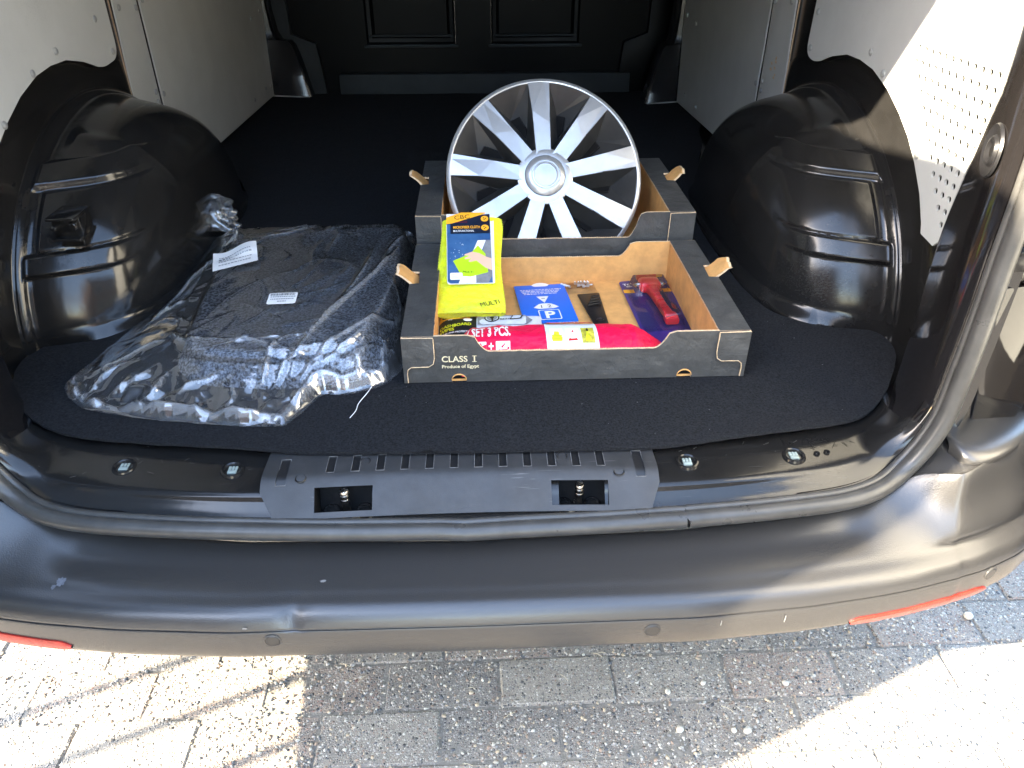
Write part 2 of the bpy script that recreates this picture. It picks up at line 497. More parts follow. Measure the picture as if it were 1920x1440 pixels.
class Print:
    """Flat print made of thin layers lying on a surface function fr(x, y, height)."""
    def __init__(s, fr, step=0.00022, base=0.0003):
        s.fr = fr; s.mb = MB(); s.mats = []; s.h = base; s.step = step
    def mi(s, m):
        if m not in s.mats: s.mats.append(m)
        return s.mats.index(m)
    def poly(s, pts, m, up=True):
        if up: s.h += s.step
        s.mb.add([s.fr(x, y, s.h) for x, y in pts], [tuple(range(len(pts)))], s.mi(m)); return s
    def rect(s, x0, y0, x1, y1, m, r=0, up=True):
        p = [(x0, y0, r), (x1, y0, r), (x1, y1, r), (x0, y1, r)]
        return s.poly(round2(p, 4), m, up)
    def text(s, x, y, t, size, m, bold=0.0, ax='LEFT', rot=0, shear=0, sx=1.0, up=True):
        if up: s.h += s.step
        v, f = text2(t, size, bold, ax, shear, sx)
        c, q = math.cos(rot), math.sin(rot)
        s.mb.add([s.fr(x + a * c - b * q, y + a * q + b * c, s.h) for a, b in v], f, s.mi(m)); return s
    def build(s, name, parent):
        return s.mb.build(name, [M[k] for k in s.mats], parent, smooth=False)

def smooth01(t):
    t = np.clip(t, 0, 1); return t * t * (3 - 2 * t)

# ================================================================== STRUCTURE: ground
GZ = -0.57
ground = MB().quad((-60, -60, GZ - 0.075), (60, -60, GZ - 0.075), (60, 60, GZ - 0.075), (-60, 60, GZ - 0.075)).build('ground', M['sand'])
tag(ground, kind='structure')
# materials of the unseen houses, added so the glossy paint has something to mirror
M['house'] = mat('brown_brick_wall', (0.18, 0.11, 0.08), 0.85, var=0.25, vscale=9, bump=0.5, bscale=40)
M['roofing'] = mat('dark_roof_tile', (0.06, 0.045, 0.04), 0.7, var=0.2, vscale=5)
M['pane'] = mat('window_glass', (0.02, 0.025, 0.03), 0.05)
M['wframe'] = mat('white_window_frame', (0.75, 0.75, 0.73), 0.4)
pave = MB().grid([[(x, y, GZ - 0.0034 - 0.0018 * noise.noise(Vector((x * 9, y * 9, 0)))) for x in np.linspace(-3.4, 3.4, 120)] for y in np.linspace(-3.2, 2.2, 90)]).build('pavement', M['sand'])
tag(pave, kind='structure')
def paver_mesh(k):
    mb = MB(); L, Wd = 0.2205, 0.1040
    nx, ny = 9, 5
    P = []
    xs = np.r_[-L / 2, -L / 2 + .004, np.linspace(-L / 2 + .02, L / 2 - .02, nx), L / 2 - .004, L / 2]
    ys = np.r_[-Wd / 2, -Wd / 2 + .004, np.linspace(-Wd / 2 + .02, Wd / 2 - .02, ny), Wd / 2 - .004, Wd / 2]
    for i, x in enumerate(xs):
        row = []
        for j, y in enumerate(ys):
            e = (i in (0, len(xs) - 1)) + (j in (0, len(ys) - 1))
            jit = 0.0016 * noise.noise(Vector((x * 60 + k * 7, y * 60, k * 3.1)))
            sx = x - math.copysign(0.0015 + jit, x) * (j in (0, len(ys) - 1)) * 0.3
            row.append((sx + (jit if e else 0), y + (jit if e else 0), (-0.0035 if e == 1 else -0.006 if e == 2 else 0) + 0.0016 * noise.noise(Vector((x * 30, y * 30, k)))))
        P.append(row)
    mb.grid(P)
    P = np.array(P)
    ring = list(P[:, 0]) + list(P[-1, 1:]) + list(P[::-1, -1][1:]) + list(P[0, ::-1][1:-1])
    ring = np.array(ring); low = ring.copy(); low[:, 2] = -0.07
    mb.grid([ring, low], cv=True)
    me = mb.build('paver', M['paver%d' % (k % 3)])
    d = me.data; bpy.data.objects.remove(me)
    return d
PM = [paver_mesh(k) for k in range(6)]
for r in range(-4, 4):
    for c in range(-13, 14):
        o = bpy.data.objects.new('paver', random.choice(PM))
        o.location = (-0.065 + (0.112 if r % 2 else 0) + 0.2235 * c + random.uniform(-.0015, .0015), 0.901 + 0.1065 * r + random.uniform(-.0012, .0012), GZ + random.uniform(-.003, .0015))
        o.rotation_euler = (random.uniform(-.008, .008), random.uniform(-.006, .006), random.uniform(-.007, .007) + (math.pi if random.random() < .5 else 0))
        COL.objects.link(o); o.parent = pave
# the paving further from the van: the same pavers joined into one part
far = MB()
for r in list(range(-36, -4)) + list(range(4, 11)):
    for c in range(-14, 15):
        x = -0.065 + (0.112 if r % 2 else 0) + 0.2235 * c
        y = 0.901 + 0.1065 * r
        far.box((x - .109, y - .0515, GZ - .07), (x + .109, y + .0515, GZ + random.uniform(-.003, .0015)))
tag(far.build('outer_pavers', M['paver0'], pave, smooth=False), kind='stuff')
# pebbles standing proud of the washed pavers
def pebbles(n, xr, yr, smin, smax, name, mats):
    ico = bmesh.new(); bmesh.ops.create_icosphere(ico, subdivisions=1, radius=1)
    bv = np.array([v.co[:] for v in ico.verts]); bf = np.array([[v.index for v in f.verts] for f in ico.faces]); ico.free()
    k = len(bv)
    size = smin + (smax - smin) * RNG.random(n) ** 3
    pos = np.c_[RNG.uniform(*xr, n), RNG.uniform(*yr, n), np.full(n, GZ - 0.0005)]
    sc = np.c_[size * RNG.uniform(.8, 1.5, n), size * RNG.uniform(.7, 1.1, n), size * RNG.uniform(.45, .7, n)]
    a = RNG.uniform(0, 6.28, n)
    V = bv[None] * (1 + 0.18 * RNG.standard_normal((n, k, 1))) * sc[:, None]
    X = V[..., 0] * np.cos(a)[:, None] - V[..., 1] * np.sin(a)[:, None]
    Y = V[..., 0] * np.sin(a)[:, None] + V[..., 1] * np.cos(a)[:, None]
    V = np.stack([X, Y, V[..., 2]], -1) + pos[:, None]
    F = bf[None] + (np.arange(n) * k)[:, None, None]
    me = bpy.data.meshes.new(name)
    me.from_pydata(V.reshape(-1, 3).tolist(), [], F.reshape(-1, 3).tolist())
    for m in mats: me.materials.append(m)
    idx = RNG.integers(0, len(mats), n)
    me.polygons.foreach_set('material_index', np.repeat(idx, len(bf)).astype(np.int32))
    me.polygons.foreach_set('use_smooth', np.ones(n * len(bf), dtype=bool))
    o = bpy.data.objects.new(name, me); COL.objects.link(o)
    return o
PB = [mat('pebble_%s' % n_, c_, 0.6, var=.2, vscale=90) for n_, c_ in (('white', (.46, .43, .37)), ('buff', (.42, .34, .24)), ('grey', (.24, .23, .215)), ('slate', (.07, .075, .085)), ('rust', (.27, .20, .15)), ('stone', (.36, .34, .31)), ('pale', (.40, .37, .31)))]
pb = pebbles(24000, (-1.15, 1.35), (.62, 1.10), .0007, .0038, 'aggregate', PB)
pb.parent = pave; tag(pb, kind='stuff')

# ================================================================== STRUCTURE: the van
van = thing('panel_van', 'black panel van seen from behind with its rear open', 'van', (0, 0.9, GZ))

# ---- bodywork the light needs: sides, roof, floor, front
mb = MB()
mb.box((-0.95, 0.97, -0.36), (-0.872, 4.6, 1.45)); mb.build('body_side', M['paint'], van, smooth=False)
mb = MB(); mb.box((0.872, 0.97, -0.36), (0.95, 4.6, 1.45)); mb.build('body_side', M['paint'], van, smooth=False)
MB().box((-0.95, 1.0, 1.30), (0.95, 4.6, 1.46)).build('roof', M['paint'], van, bevel=.02)
MB().box((-0.871, 1.05, -0.08), (0.871, 3.6, -0.0125)).build('floor_pan', M['paint'], van, smooth=False)
hd = MB()
hd.grid([[(x, 0.965 + .03 * (abs(x) / .8) ** 2 + dy, 1.30 + z) for dy, z in ((0, .14), (-.02, .06), (0, -.05), (.06, -.07), (.12, -.03))] for x in np.linspace(-.87, .87, 24)])
hd.build('roof_header', M['gloss'], van)
# ---- open rear door on the left, swung straight back
dr = MB()
dr.prism([(-0.955, 0.93, -0.165), (-0.955, 0.93, 1.10), (-0.93, 0.90, 1.40), (-0.90, 0.5, 1.455), (-0.885, 0.24, 1.42), (-0.88, 0.175, 1.30), (-0.88, 0.175, -0.12), (-0.885, 0.215, -0.165)], (-0.05, -0.004, 0))
dr.build('rear_door', M['gloss'], van, bevel=.006)

dr = MB()
dr.prism([(0.955, 0.93, -0.165), (0.955, 0.93, 1.10), (0.95, 0.90, 1.40), (0.99, 0.5, 1.455), (1.02, 0.24, 1.42), (1.03, 0.175, 1.30), (1.03, 0.175, -0.12), (1.025, 0.215, -0.165)], (0.05, 0.004, 0))
dr.build('rear_door', M['gloss'], van, bevel=.006)

for s_, x_ in ((1, .951), (-1, -.951)):
    mb = MB(); lean = (lambda y: (.93 - y) * (.10 if s_ > 0 else -.10))
    mb.prism([(x_ + lean(y) - s_ * .012, y, z) for y, z in ((.84, .05), (.86, .60), (.84, 1.22), (.30, 1.22), (.27, .60), (.30, .02))], (s_ * .006, 0, 0))
    dl = mb.build('door_lining', M['panel'], van, smooth=False)
# ---- bumper
BX = [0, .33, .49, .60, .66, .70, .735, .78, .85, .93, 1.0]
BYR = [.704, .706, .718, .733, .744, .754, .763, .776, .806, .86, .95]
BYB = [.815, .822, .835, .850, .862, .858, .822, .845, .880, .93, 1.02]
BZB = [-.098, -.095, -.088, -.075, -.05, -.022, .000, .008, .012, .014, .014]
def bprof(x):
    a = abs(x)
    yr, yb, zb = np.interp(a, BX, BYR), np.interp(a, BX, BYB), np.interp(a, BX, BZB)
    lift = max(0, zb + .098)
    w_ = float(smooth01((a - .63) / .05))
    return [(lerp(yb + .03, yb + .13, w_), lerp(zb - .035, zb + .010, w_)), (lerp(yb + .012, yb + .05, w_), lerp(zb - .012, zb + .004, w_)), (yb + .004, zb - .002), (yb - .006, zb), (lerp(yb, yr, .35), lerp(zb, -.1020, .45 + .3 * (a < .6))), (lerp(yb, yr, .7), -.1028 + lift * .20), (yr + .018, -.1048 + lift * .06),
            (yr + .003, -.1068), (yr - .006, -.1110), (yr - .0125, -.1185), (yr - .0165, -.1265), (yr - .0180, -.1312), (yr - .0160, -.1326), (yr - .0163, -.1346), (yr - .0190, -.1360), (yr - .0205, -.150), (yr - .0205, -.168), (yr - .0180, -.184), (yr - .0100, -.1955), (yr + .006, -.2030), (yr + .06, -.210), (yr + .16, -.212)]
BP = []
bxs = np.unique(np.r_[np.linspace(-1.0, 1.0, 201), -.735, .735, -.70, .70])
for x in bxs:
    pr_ = np.array(bprof(x))
    BP.append(crom(pr_, 4))
BP = np.array(BP)
# soften the plan outline a little
for _ in range(3):
    BP[1:-1] = BP[1:-1] * .5 + .25 * (BP[:-2] + BP[2:])
P3 = np.concatenate([np.repeat(bxs[:, None], BP.shape[1], 1)[..., None], BP], -1)
# the dent in the bumper edge and gentle waviness of the moulding
dx = P3[..., 0] + 0.238; dz = P3[..., 2] + 0.116
ridge = np.exp(-(dz / .02) ** 2)
P3[..., 1] += ridge * (0.0042 * np.exp(-(dx / .012) ** 2) * (dx < 0.004) + .0018 * np.exp(-(dx / .045) ** 2))
P3[..., 2] -= ridge * .003 * np.exp(-(dx / .016) ** 2)
BUMP = P3
bm_ = MB(); bm_.grid(P3)
bumper = bm_.build('rear_bumper', M['bumper'], van, angle=40)
def bface(x, z):
    """Point and outward direction on the bumper's lower face."""
    i = int(np.argmin(abs(bxs - x)))
    def yat(q):
        col = BUMP[q][20:72]
        return float(np.interp(-z, -np.maximum.accumulate(col[::-1, 2])[::-1], col[:, 1]))
    i0 = max(0, min(len(bxs) - 2, int(np.searchsorted(bxs, x)) - 1)); f = (x - bxs[i0]) / (bxs[i0 + 1] - bxs[i0])
    p = Vector((x, lerp(yat(i0), yat(i0 + 1), f), z))
    j = min(i + 3, len(bxs) - 1); h = max(i - 3, 0)
    tx = Vector((bxs[j] - bxs[h], yat(j) - yat(h), 0)).normalized()
    return p, Vector((tx.y, -tx.x, 0)).normalized(), tx
for x, z in ((-.271, -.1490), (.262, -.1535), (.795, -.146), (-.80, -.146)):
    p, nrm, tx = bface(x, z)
    ps = MB()
    ps.lathe([(.0118, -.004), (.0118, .0006), (.0106, .0012), (.0103, .0004)], p, nrm, 28, 0)
    ps.lathe([(.0102, -.003), (.0102, .0008), (.0094, .0016), (0.0001, .0018)], p, nrm, 28, 1)
    ps.build('parking_sensor', [M['rubber'], M['bumper_line']], bumper)
for sgn in (1, -1):
    rows = []
    for q in range(60):
        t = q / 59
        x = sgn * lerp(.563, .80, t)
        zc = lerp(-.1825, -.180, t ** 1.3) if sgn > 0 else lerp(-.176, -.166, t ** 1.3)
        hh = .0108 * math.sqrt(min(1, t / .06 + .04)) * math.sqrt(min(1, (1 - t) / .10 + .02))
        row = []
        for z, o_ in ((zc - hh, -.002), (zc - hh, .0018), (zc - hh * .7, .003), (zc + hh * .7, .003), (zc + hh, .0018), (zc + hh, -.002)):
            p, nrm, tx = bface(x, z); row.append(tuple(p + nrm * o_))
        rows.append(row)
    rf = MB(); rf.grid(rows); rf.build('reflector', M['red_refl'], bumper)
# dried splash, chip and scuffs on the bumper
M['splash'] = mat('dried_splash', (0.11, 0.12, 0.14), 0.7, var=0.4, vscale=200)
M['chip'] = mat('pale_chip', (0.20, 0.20, 0.19), 0.7)
def on_bumper(x, y, r, m, seed, name, sx=1.0):
    g = random.Random(seed); pts = []
    n = 26
    for k in range(n):
        a = 2 * math.pi * k / n; rr_ = r * g.uniform(.55, 1.0)
        px, py = x + math.cos(a) * rr_ * sx, y + math.sin(a) * rr_
        i = int(np.argmin(abs(bxs - px))); seg = BUMP[i][8:30]; j = int(np.argmin(abs(seg[:, 1] - py)))
        pts.append((px, py, float(np.interp(-py, -seg[:, 1], seg[:, 2])) + .0006))
    c = tuple(np.mean(pts, axis=0))
    mb = MB(); mb.add(pts + [c], [(k, (k + 1) % n, n) for k in range(n)]); mb.build(name, M[m], bumper)
on_bumper(-.577, .760, .0085, 'splash', 3, 'dried_splash')
on_bumper(-.586, .752, .0040, 'splash', 5, 'dried_splash')
on_bumper(-.205, .748, .0030, 'chip', 7, 'scuff_mark', 2.0)
for k, (x, z) in enumerate(((-.306, -.1265), (.455, -.150), (.36, -.146))):
    p, nrm, tx = bface(x, z)
    mb = MB(); w_ = (.004, .0012, .0010)[k]; h_ = (.0022, .008, .006)[k]
    q = [p + tx * a * w_ + Vector((0, 0, b * h_)) + nrm * .0007 for a, b in ((-1, -.6), (.2, -1), (1, -.2), (.6, .8), (-.5, 1))]
    mb.add(q, [(0, 1, 2, 3, 4)]); mb.build('scuff_mark', M['chip'], bumper)

# ---- sill, corner basin and inner side of the rear pillars: one sweep along the opening
SEC = [
    [(.0, .812, -.053), (.0, .826, -.048), (.0, .842, -.038), (.0, .861, -.0245), (.0, .92, -.0135), (.0, 1.07, -.0125)],
    [(.3, .818, -.046), (.3, .827, -.040), (.3, .837, -.029), (.3, .849, -.0178), (.3, .912, -.0130), (.29, 1.07, -.0125)],
    [(.5, .832, -.042), (.5, .841, -.037), (.498, .852, -.027), (.494, .868, -.0165), (.48, .93, -.0125), (.45, 1.075, -.0125)],
    [(.61, .852, -.036), (.606, .860, -.030), (.602, .874, -.021), (.596, .892, -.0145), (.58, .95, -.0125), (.55, 1.08, -.0125)],
    [(.672, .882, -.016), (.664, .890, -.004), (.656, .907, .002), (.652, .932, -.002), (.655, .985, -.010), (.66, 1.07, -.0125)],
    [(.708, .894, .050), (.702, .903, .055), (.699, .920, .052), (.702, .945, .034), (.718, 1.01, .008), (.745, 1.075, -.010)],
    [(.718, .903, .13), (.712, .912, .13), (.708, .926, .13), (.710, .945, .128), (.729, 1.015, .11), (.758, 1.083, .10)],
    [(.722, .911, .28), (.716, .921, .28), (.712, .934, .28), (.713, .953, .28), (.730, 1.02, .28), (.760, 1.093, .28)],
    [(.720, .925, .55), (.714, .935, .55), (.711, .948, .55), (.712, .967, .55), (.730, 1.02, .55), (.755, 1.065, .55)],
    [(.690, .975, 1.0), (.684, .985, 1.0), (.681, .995, 1.0), (.687, 1.01, 1.0), (.72, 1.07, 1.0), (.76, 1.12, 1.0)],
    [(.680, 1.02, 1.3), (.674, 1.03, 1.3), (.671, 1.04, 1.3), (.677, 1.06, 1.3), (.72, 1.12, 1.3), (.76, 1.17, 1.3)]]
SEC = [sec + [(sec[5][0] + .012 + .002 * k, sec[5][1] + .004, sec[5][2]), (min(.85, sec[5][0] + (.0 if k < 4 else .05 if k == 4 else .10)), sec[5][1] + (.05 if k < 5 else .012), sec[5][2])] for k, sec in enumerate(SEC)]
SEC = np.array(SEC)
A = crom(SEC, 9)                                       # along the opening
RS = np.array([crom(a, 6) for a in A])                 # across
LS = RS * np.array([-1, 1, 1])
cut = 5 * 9 - 2                                        # up to here it is the sill, then the pillar
sill_grid = np.concatenate([LS[:cut + 1][::-1], RS[1:cut + 1]])
def in_pocket(i, j):
    q = (sill_grid[i, j] + sill_grid[i + 1, j + 1]) / 2
    return q[1] < .875 and q[2] < -.014 and (-.226 < q[0] < -.135 or .125 < q[0] < .216)
mb = MB(); mb.grid(sill_grid, skip=in_pocket)
sill = mb.build('rear_sill', M['paint'], van, angle=60)
for G in (RS, LS):
    mb = MB(); mb.grid(G[cut:])
    pil = mb.build('rear_pillar', M['gloss'], van, angle=60)
    # pressed dimple with a plugged hole
    s_ = 1 if G is RS else -1
    c = Vector((s_ * .7185, .982, .432)); ax = Vector((-s_ * .95, .30, 0)).normalized()
    dm = MB()
    dm.lathe([(.036, -.001), (.034, .0025), (.030, .0015), (.021, -.0005), (.018, .0035), (.015, .004), (.0105, .001), (.0075, -.001)], c, ax, 32, 0)
    dm.lathe([(.0085, .0005), (.006, .001), (0.0001, .0006)], c, ax, 20, 1)
    dm.build('pressed_dimple', [M['black'], M['dark']], pil)
# sill clips in their pressed rings
for x, y, z in ((-.522, .908, -.0125), (-.354, .893, -.0118), (.341, .885, -.0118), (.511, .894, -.0122)):
    c = Vector((x, y, z))
    mb = MB()
    mb.lathe([(.0185, -.002), (.017, .0018), (.0145, .0026), (.0125, .0014), (.011, -.0028), (.0001, -.003)], c, (0, -.05, 1), 28)
    ring = mb.build('clip_ring', M['paint'], sill)
    mb = MB()
    mb.box((x - .0066, y - .0075, z - .004), (x + .0066, y - .001, z + .0005)); mb.box((x - .0066, y, z - .004), (x - .0028, y + .0078, z + .0008))
    mb.box((x - .0016, y, z - .004), (x + .0020, y + .0078, z + .0008)); mb.box((x + .0032, y, z - .004), (x + .0066, y + .0078, z + .0008))
    mb.build('sill_clip', M['clip'], sill, bevel=.0006)
for x, y in ((.549, .898), (.566, .901)):
    mb = MB(); mb.lathe([(.0048, -.001), (.0045, .0012), (.0034, .0012), (.003, -.002), (.0001, -.002)], (x, y, -.0128), (0, 0, 1), 16); mb.build('drain_hole', M['dark'], sill)

g = random.Random(11)
sc_ = MB()
for k in range(22):
    x, y = .545 + g.gauss(0, .022), .922 + g.gauss(0, .010); a = g.uniform(0, 3.1); l_ = g.uniform(.002, .008)
    sc_.tube([(x - math.cos(a) * l_, y - math.sin(a) * l_, -.0117), (x + math.cos(a) * l_, y + math.sin(a) * l_, -.0117)], .0004, 4)
tag(sc_.build('sill_scratches', M['dark'], sill), kind='stuff')
for s_ in (1, -1):
    sc_ = MB()
    for k in range(12):
        x, y = s_ * g.uniform(.31, .60), g.uniform(.885, .93); a = g.gauss(.3, .5); l_ = g.uniform(.001, .006)
        sc_.tube([(x - math.cos(a) * l_, y - math.sin(a) * l_, -.0116), (x + math.cos(a) * l_, y + math.sin(a) * l_, -.0116)], .00014, 4)
    tag(sc_.build('sill_scratches', M['worn'], sill), kind='stuff')

# ---- plastic tread plate over the middle of the sill, with pockets for the lock pins
TP = crom([(.965, -.0085), (.93, -.0075), (.895, -.0080), (.878, -.0088), (.869, -.0118), (.858, -.0195), (.845, -.0288), (.833, -.0377), (.8225, -.0460)], 6)   # (y, z) from the carpet forward
TPn = []
for i in range(len(TP)):
    t = TP[min(i + 1, len(TP) - 1)] - TP[max(i - 1, 0)]; t /= np.linalg.norm(t); TPn.append((-abs(t[1]), abs(t[0])))
seglen = np.r_[0, np.cumsum(np.linalg.norm(np.diff(TP, axis=0), axis=1))]
def tpt(x, s, h=0.0):
    y = np.interp(s, seglen, TP[:, 0]); z = np.interp(s, seglen, TP[:, 1])
    ny = np.interp(s, seglen, [n_[0] for n_ in TPn]); nz = np.interp(s, seglen, [n_[1] for n_ in TPn])
    return (x, y + ny * h - .002 - .09 * x * x, z + nz * h)
SY = lambda y: float(np.interp(-y, -TP[:, 0], seglen))
SZ = lambda z: float(np.interp(-z, -TP[:, 1], seglen))
L = seglen[-1]
pits = []                                             # x0, x1, s0, s1, depth, kind
for x0, x1 in ((-.223, -.138), (.128, .213)):
    pits.append((x0, x1, SZ(-.0185), SZ(-.0405), .036, 'pocket'))
for k, xc in enumerate(np.linspace(-.203, .205, 12)):
    pits.append((xc - .0062, xc + .0062, SY(.915), SY(.879), .0022, 'slot'))
for xc in (-.272, .262):
    pits.append((xc - .0072, xc + .0072, SY(.913), SY(.864), .0022, 'slot'))
xb = sorted({round(v, 5) for p in pits for v in p[:2]} | set(np.round(np.linspace(-.300, .288, 40), 5)))
sb = sorted({round(v, 5) for p in pits for v in p[2:4]} | set(np.round(np.linspace(0, L, 40), 5)))
def edge_shift(x, s):
    """The plate's ends slant outward toward the front and its front corners are cut."""
    t = s / L
    e = .010 * math.sin(min(1, t * 1.6) * math.pi * .5)
    return x * (1 + e * (abs(x) / .3) ** 4) - math.copysign(max(0, t - .72) * .08 * (abs(x) / .3) ** 8, x)
def inpit(i, j):
    xc = (xb[i] + xb[i + 1]) / 2; sc = (sb[j] + sb[j + 1]) / 2
    return any(p[0] < xc < p[1] and p[2] < sc < p[3] for p in pits)
tp = MB()
tp.grid([[tpt(edge_shift(x, s), s, .0035) for s in sb] for x in xb], 0, skip=inpit)
rim = [tpt(edge_shift(xb[0], s), s, .0035) for s in sb], [tpt(edge_shift(xb[0], s), s, -.002) for s in sb]
tp.grid(rim); tp.grid([[tpt(edge_shift(xb[-1], s), s, .0035) for s in sb], [tpt(edge_shift(xb[-1], s), s, -.002) for s in sb]])
tp.grid([[tpt(edge_shift(x, L), L, .0035) for x in xb], [tpt(edge_shift(x, L), L, -.002) for x in xb]])
tp.grid([[tpt(x, 0, .0035) for x in xb], [tpt(x, 0, -.002) for x in xb]])
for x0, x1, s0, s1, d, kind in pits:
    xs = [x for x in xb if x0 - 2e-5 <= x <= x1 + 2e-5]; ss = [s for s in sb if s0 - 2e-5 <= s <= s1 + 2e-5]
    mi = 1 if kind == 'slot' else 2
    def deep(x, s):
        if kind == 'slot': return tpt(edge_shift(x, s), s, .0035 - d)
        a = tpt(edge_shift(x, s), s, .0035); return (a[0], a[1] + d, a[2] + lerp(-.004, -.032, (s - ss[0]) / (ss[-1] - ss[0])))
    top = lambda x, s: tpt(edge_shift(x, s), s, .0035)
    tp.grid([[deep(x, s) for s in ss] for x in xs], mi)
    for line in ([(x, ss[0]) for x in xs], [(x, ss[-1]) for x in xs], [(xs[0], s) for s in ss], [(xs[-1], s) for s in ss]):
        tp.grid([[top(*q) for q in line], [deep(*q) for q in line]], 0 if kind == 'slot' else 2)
for x0, x1, s0, s1, d, kind in pits:
    if kind == 'slot':
        q_ = [tpt(edge_shift(x, s), s, .0038) for x, s in ((x0, s0), (x0, s1), (x1, s1), (x1, s0))]
        for a_, b_ in zip(q_, q_[1:] + q_[:1]): tp.tube([a_, b_], .00055, 4, 3)
tread = tp.build('tread_plate', [M['tread'], M['slot'], M['dark'], M['worn']], van, angle=38)
for xc, yc in ((-.245, .872), (-.153, .901), (.148, .901), (.231, .870)):
    s = SY(yc); p = tpt(xc, s, .0036)
    mb = MB(); mb.lathe([(.0088, -.0005), (.0080, .0008), (.0066, .0004), (.0058, -.003), (.0001, -.003)], p, (0, -.15, 1), 20, 0)
    mb.box((p[0] - .003, p[1] - .001, p[2] - .0034), (p[0] + .003, p[1] + .001, p[2] - .002), 1)
    mb.build('screw_hole', [M['slot'], M['dark']], tread)
for xc in (-.1805, .1705):
    for dx_ in ((-.024, .026) if xc < 0 else (-.022, .022)):
        mb = MB(); mb.lathe([(.0135, 0), (.0135, .004), (.0105, .0065), (.0085, .0065), (.0075, .0045), (.0001, .0045)], (xc + dx_, .853, -.0665), (0, -.25, 1), 20); mb.build('lock_bolt', M['paint'], tread)
    mb = MB()
    mb.lathe([(.0070, -.068), (.0070, -.030), (.0052, -.0295), (.0052, -.0275), (.0072, -.027), (.0072, -.0215), (.0052, -.021), (.0052, -.019), (.0072, -.0185), (.0072, -.0145), (.0060, -.0125), (.0001, -.0125)], (xc, .8465, -.0055), (0, -.06, 1), 20)
    mb.build('lock_pin', M['steel'], tread)
for xs_ in (-1, 1):
    mb = MB(); x0, x1 = (-.285, -.235) if xs_ < 0 else (.218, .272)
    mb.box((x0, .804, -.0505), (x1, .822, -.0455)); mb.build('plate_tab', M['tread'], tread, bevel=.003)

# ---- rubber door seal round the opening
def seal_path(off):
    out = []
    for k, a in enumerate(A):
        p0, p1 = Vector(a[0]), Vector(a[1])
        out.append(p0)
    return out
rp = [Vector(p) for p in A[:, 0]]
def off_path(dn, dy):
    """shift the path outward from the opening by dn and back by dy"""
    res = []
    for i, p in enumerate(rp):
        t = (rp[min(i + 1, len(rp) - 1)] - rp[max(i - 1, 0)]).normalized()
        n_ = Vector((t.z, 0, -t.x)); n_.normalize()
        res.append(p + n_ * dn + Vector((0, dy, 0)))
    return res
def mirror(path): return [Vector((-p.x, p.y, p.z)) for p in path]
cutx = .325
for dn, dy, rad in ((.0085, -.016, .0128), (.000, -.0035, .0060)):
    q = off_path(dn, dy)
    for i, p in enumerate(q):
        p.y += .0012 * noise.noise(p * 9); p.z += .0012 * noise.noise(p * 7 + Vector((5, 0, 0)))
    full = mirror(q)[::-1] + q[1:]
    for i, p in enumerate(full):
        p.z += (.0022 * math.exp(-((p.x + .04) / .03) ** 2) if dn > .005 else 0) if p.z < 0 else 0
    a_ = [p for p in full if p.x < cutx or p.z > .05 and p.x < 0]; b_ = [p for p in full if not (p.x < cutx or p.z > .05 and p.x < 0)]
    a_.append(Vector((cutx - .001, a_[-1].y, a_[-1].z + .0005))); b_.insert(0, Vector((cutx, b_[0].y - .0012, b_[0].z - .001)))
    MB().tube(a_, rad, 14).build('door_seal', M['rubber'], van, angle=60)
    MB().tube(b_, rad * 1.04, 14).build('door_seal', M['rubber'], van, angle=60)
# black flange under the seal, and the body jamb outside it
for s_ in (1, -1):
    rows = []
    for i, p in enumerate(rp):
        if i < 2 * 9: continue
        t = (rp[min(i + 1, len(rp) - 1)] - rp[max(i - 1, 0)]).normalized(); n_ = Vector((t.z, 0, -t.x)).normalized()
        w_ = smooth01((p.z + .06) / .1)
        rows.append([(s_ * q.x, q.y, q.z) for q in (p + n_ * -.004 + Vector((0, .004, 0)), p + n_ * .022 + Vector((0, .002, 0)), p + n_ * .030 + Vector((0, .014, 0)), p + n_ * lerp(.032, .048, w_) + Vector((0, .020, 0)), p + n_ * lerp(.034, .062, w_) + Vector((0, .012, 0)), p + n_ * lerp(.036, .066, w_) + Vector((0, .03, 0)), p + n_ * lerp(.04, .20, w_) + Vector((0, .05, 0)))])
    mb = MB(); mb.grid(rows); mb.build('body_jamb', M['gloss'], van, angle=50)
    # raised glossy plate beside the jamb, a hinge above it
    pl = MB(); pl.prism([(s_ * x, y, z) for x, y, z in ((.800, .925, .012), (.875, .930, .020), (.882, .930, .085), (.850, .928, .262), (.760, .922, .255))], (0, .03, 0))
    pl.build('corner_plate', M['gloss'], van, bevel=.004)
    hg = MB(); hg.box((.755, .912, .285) if s_ > 0 else (-.86, .912, .285), (.86, .955, .315) if s_ > 0 else (-.755, .955, .315)); hg.tube([(s_ * .80, .905, .27), (s_ * .80, .905, .335)], .011, 14)
    hg.build('door_hinge', M['paint'], van, bevel=.003)
    # bumper shoulder cap below the plate
    CPs = np.array([[(s_ * x, y + dy_, z) for y, z in ((.985, .026), (.92, .026), (.885, .0245), (.868, .020), (.860, .012), (.862, .000), (.872, -.012))] for x, dy_ in ((.738, .012), (.748, -.016), (.775, -.022), (.82, -.004), (.87, .03), (.93, .08))])
    cp = MB(); cp.grid(crom(np.array([crom(r_, 4) for r_ in CPs]), 5))
    cp.build('bumper_shoulder', M['bumper'], van)

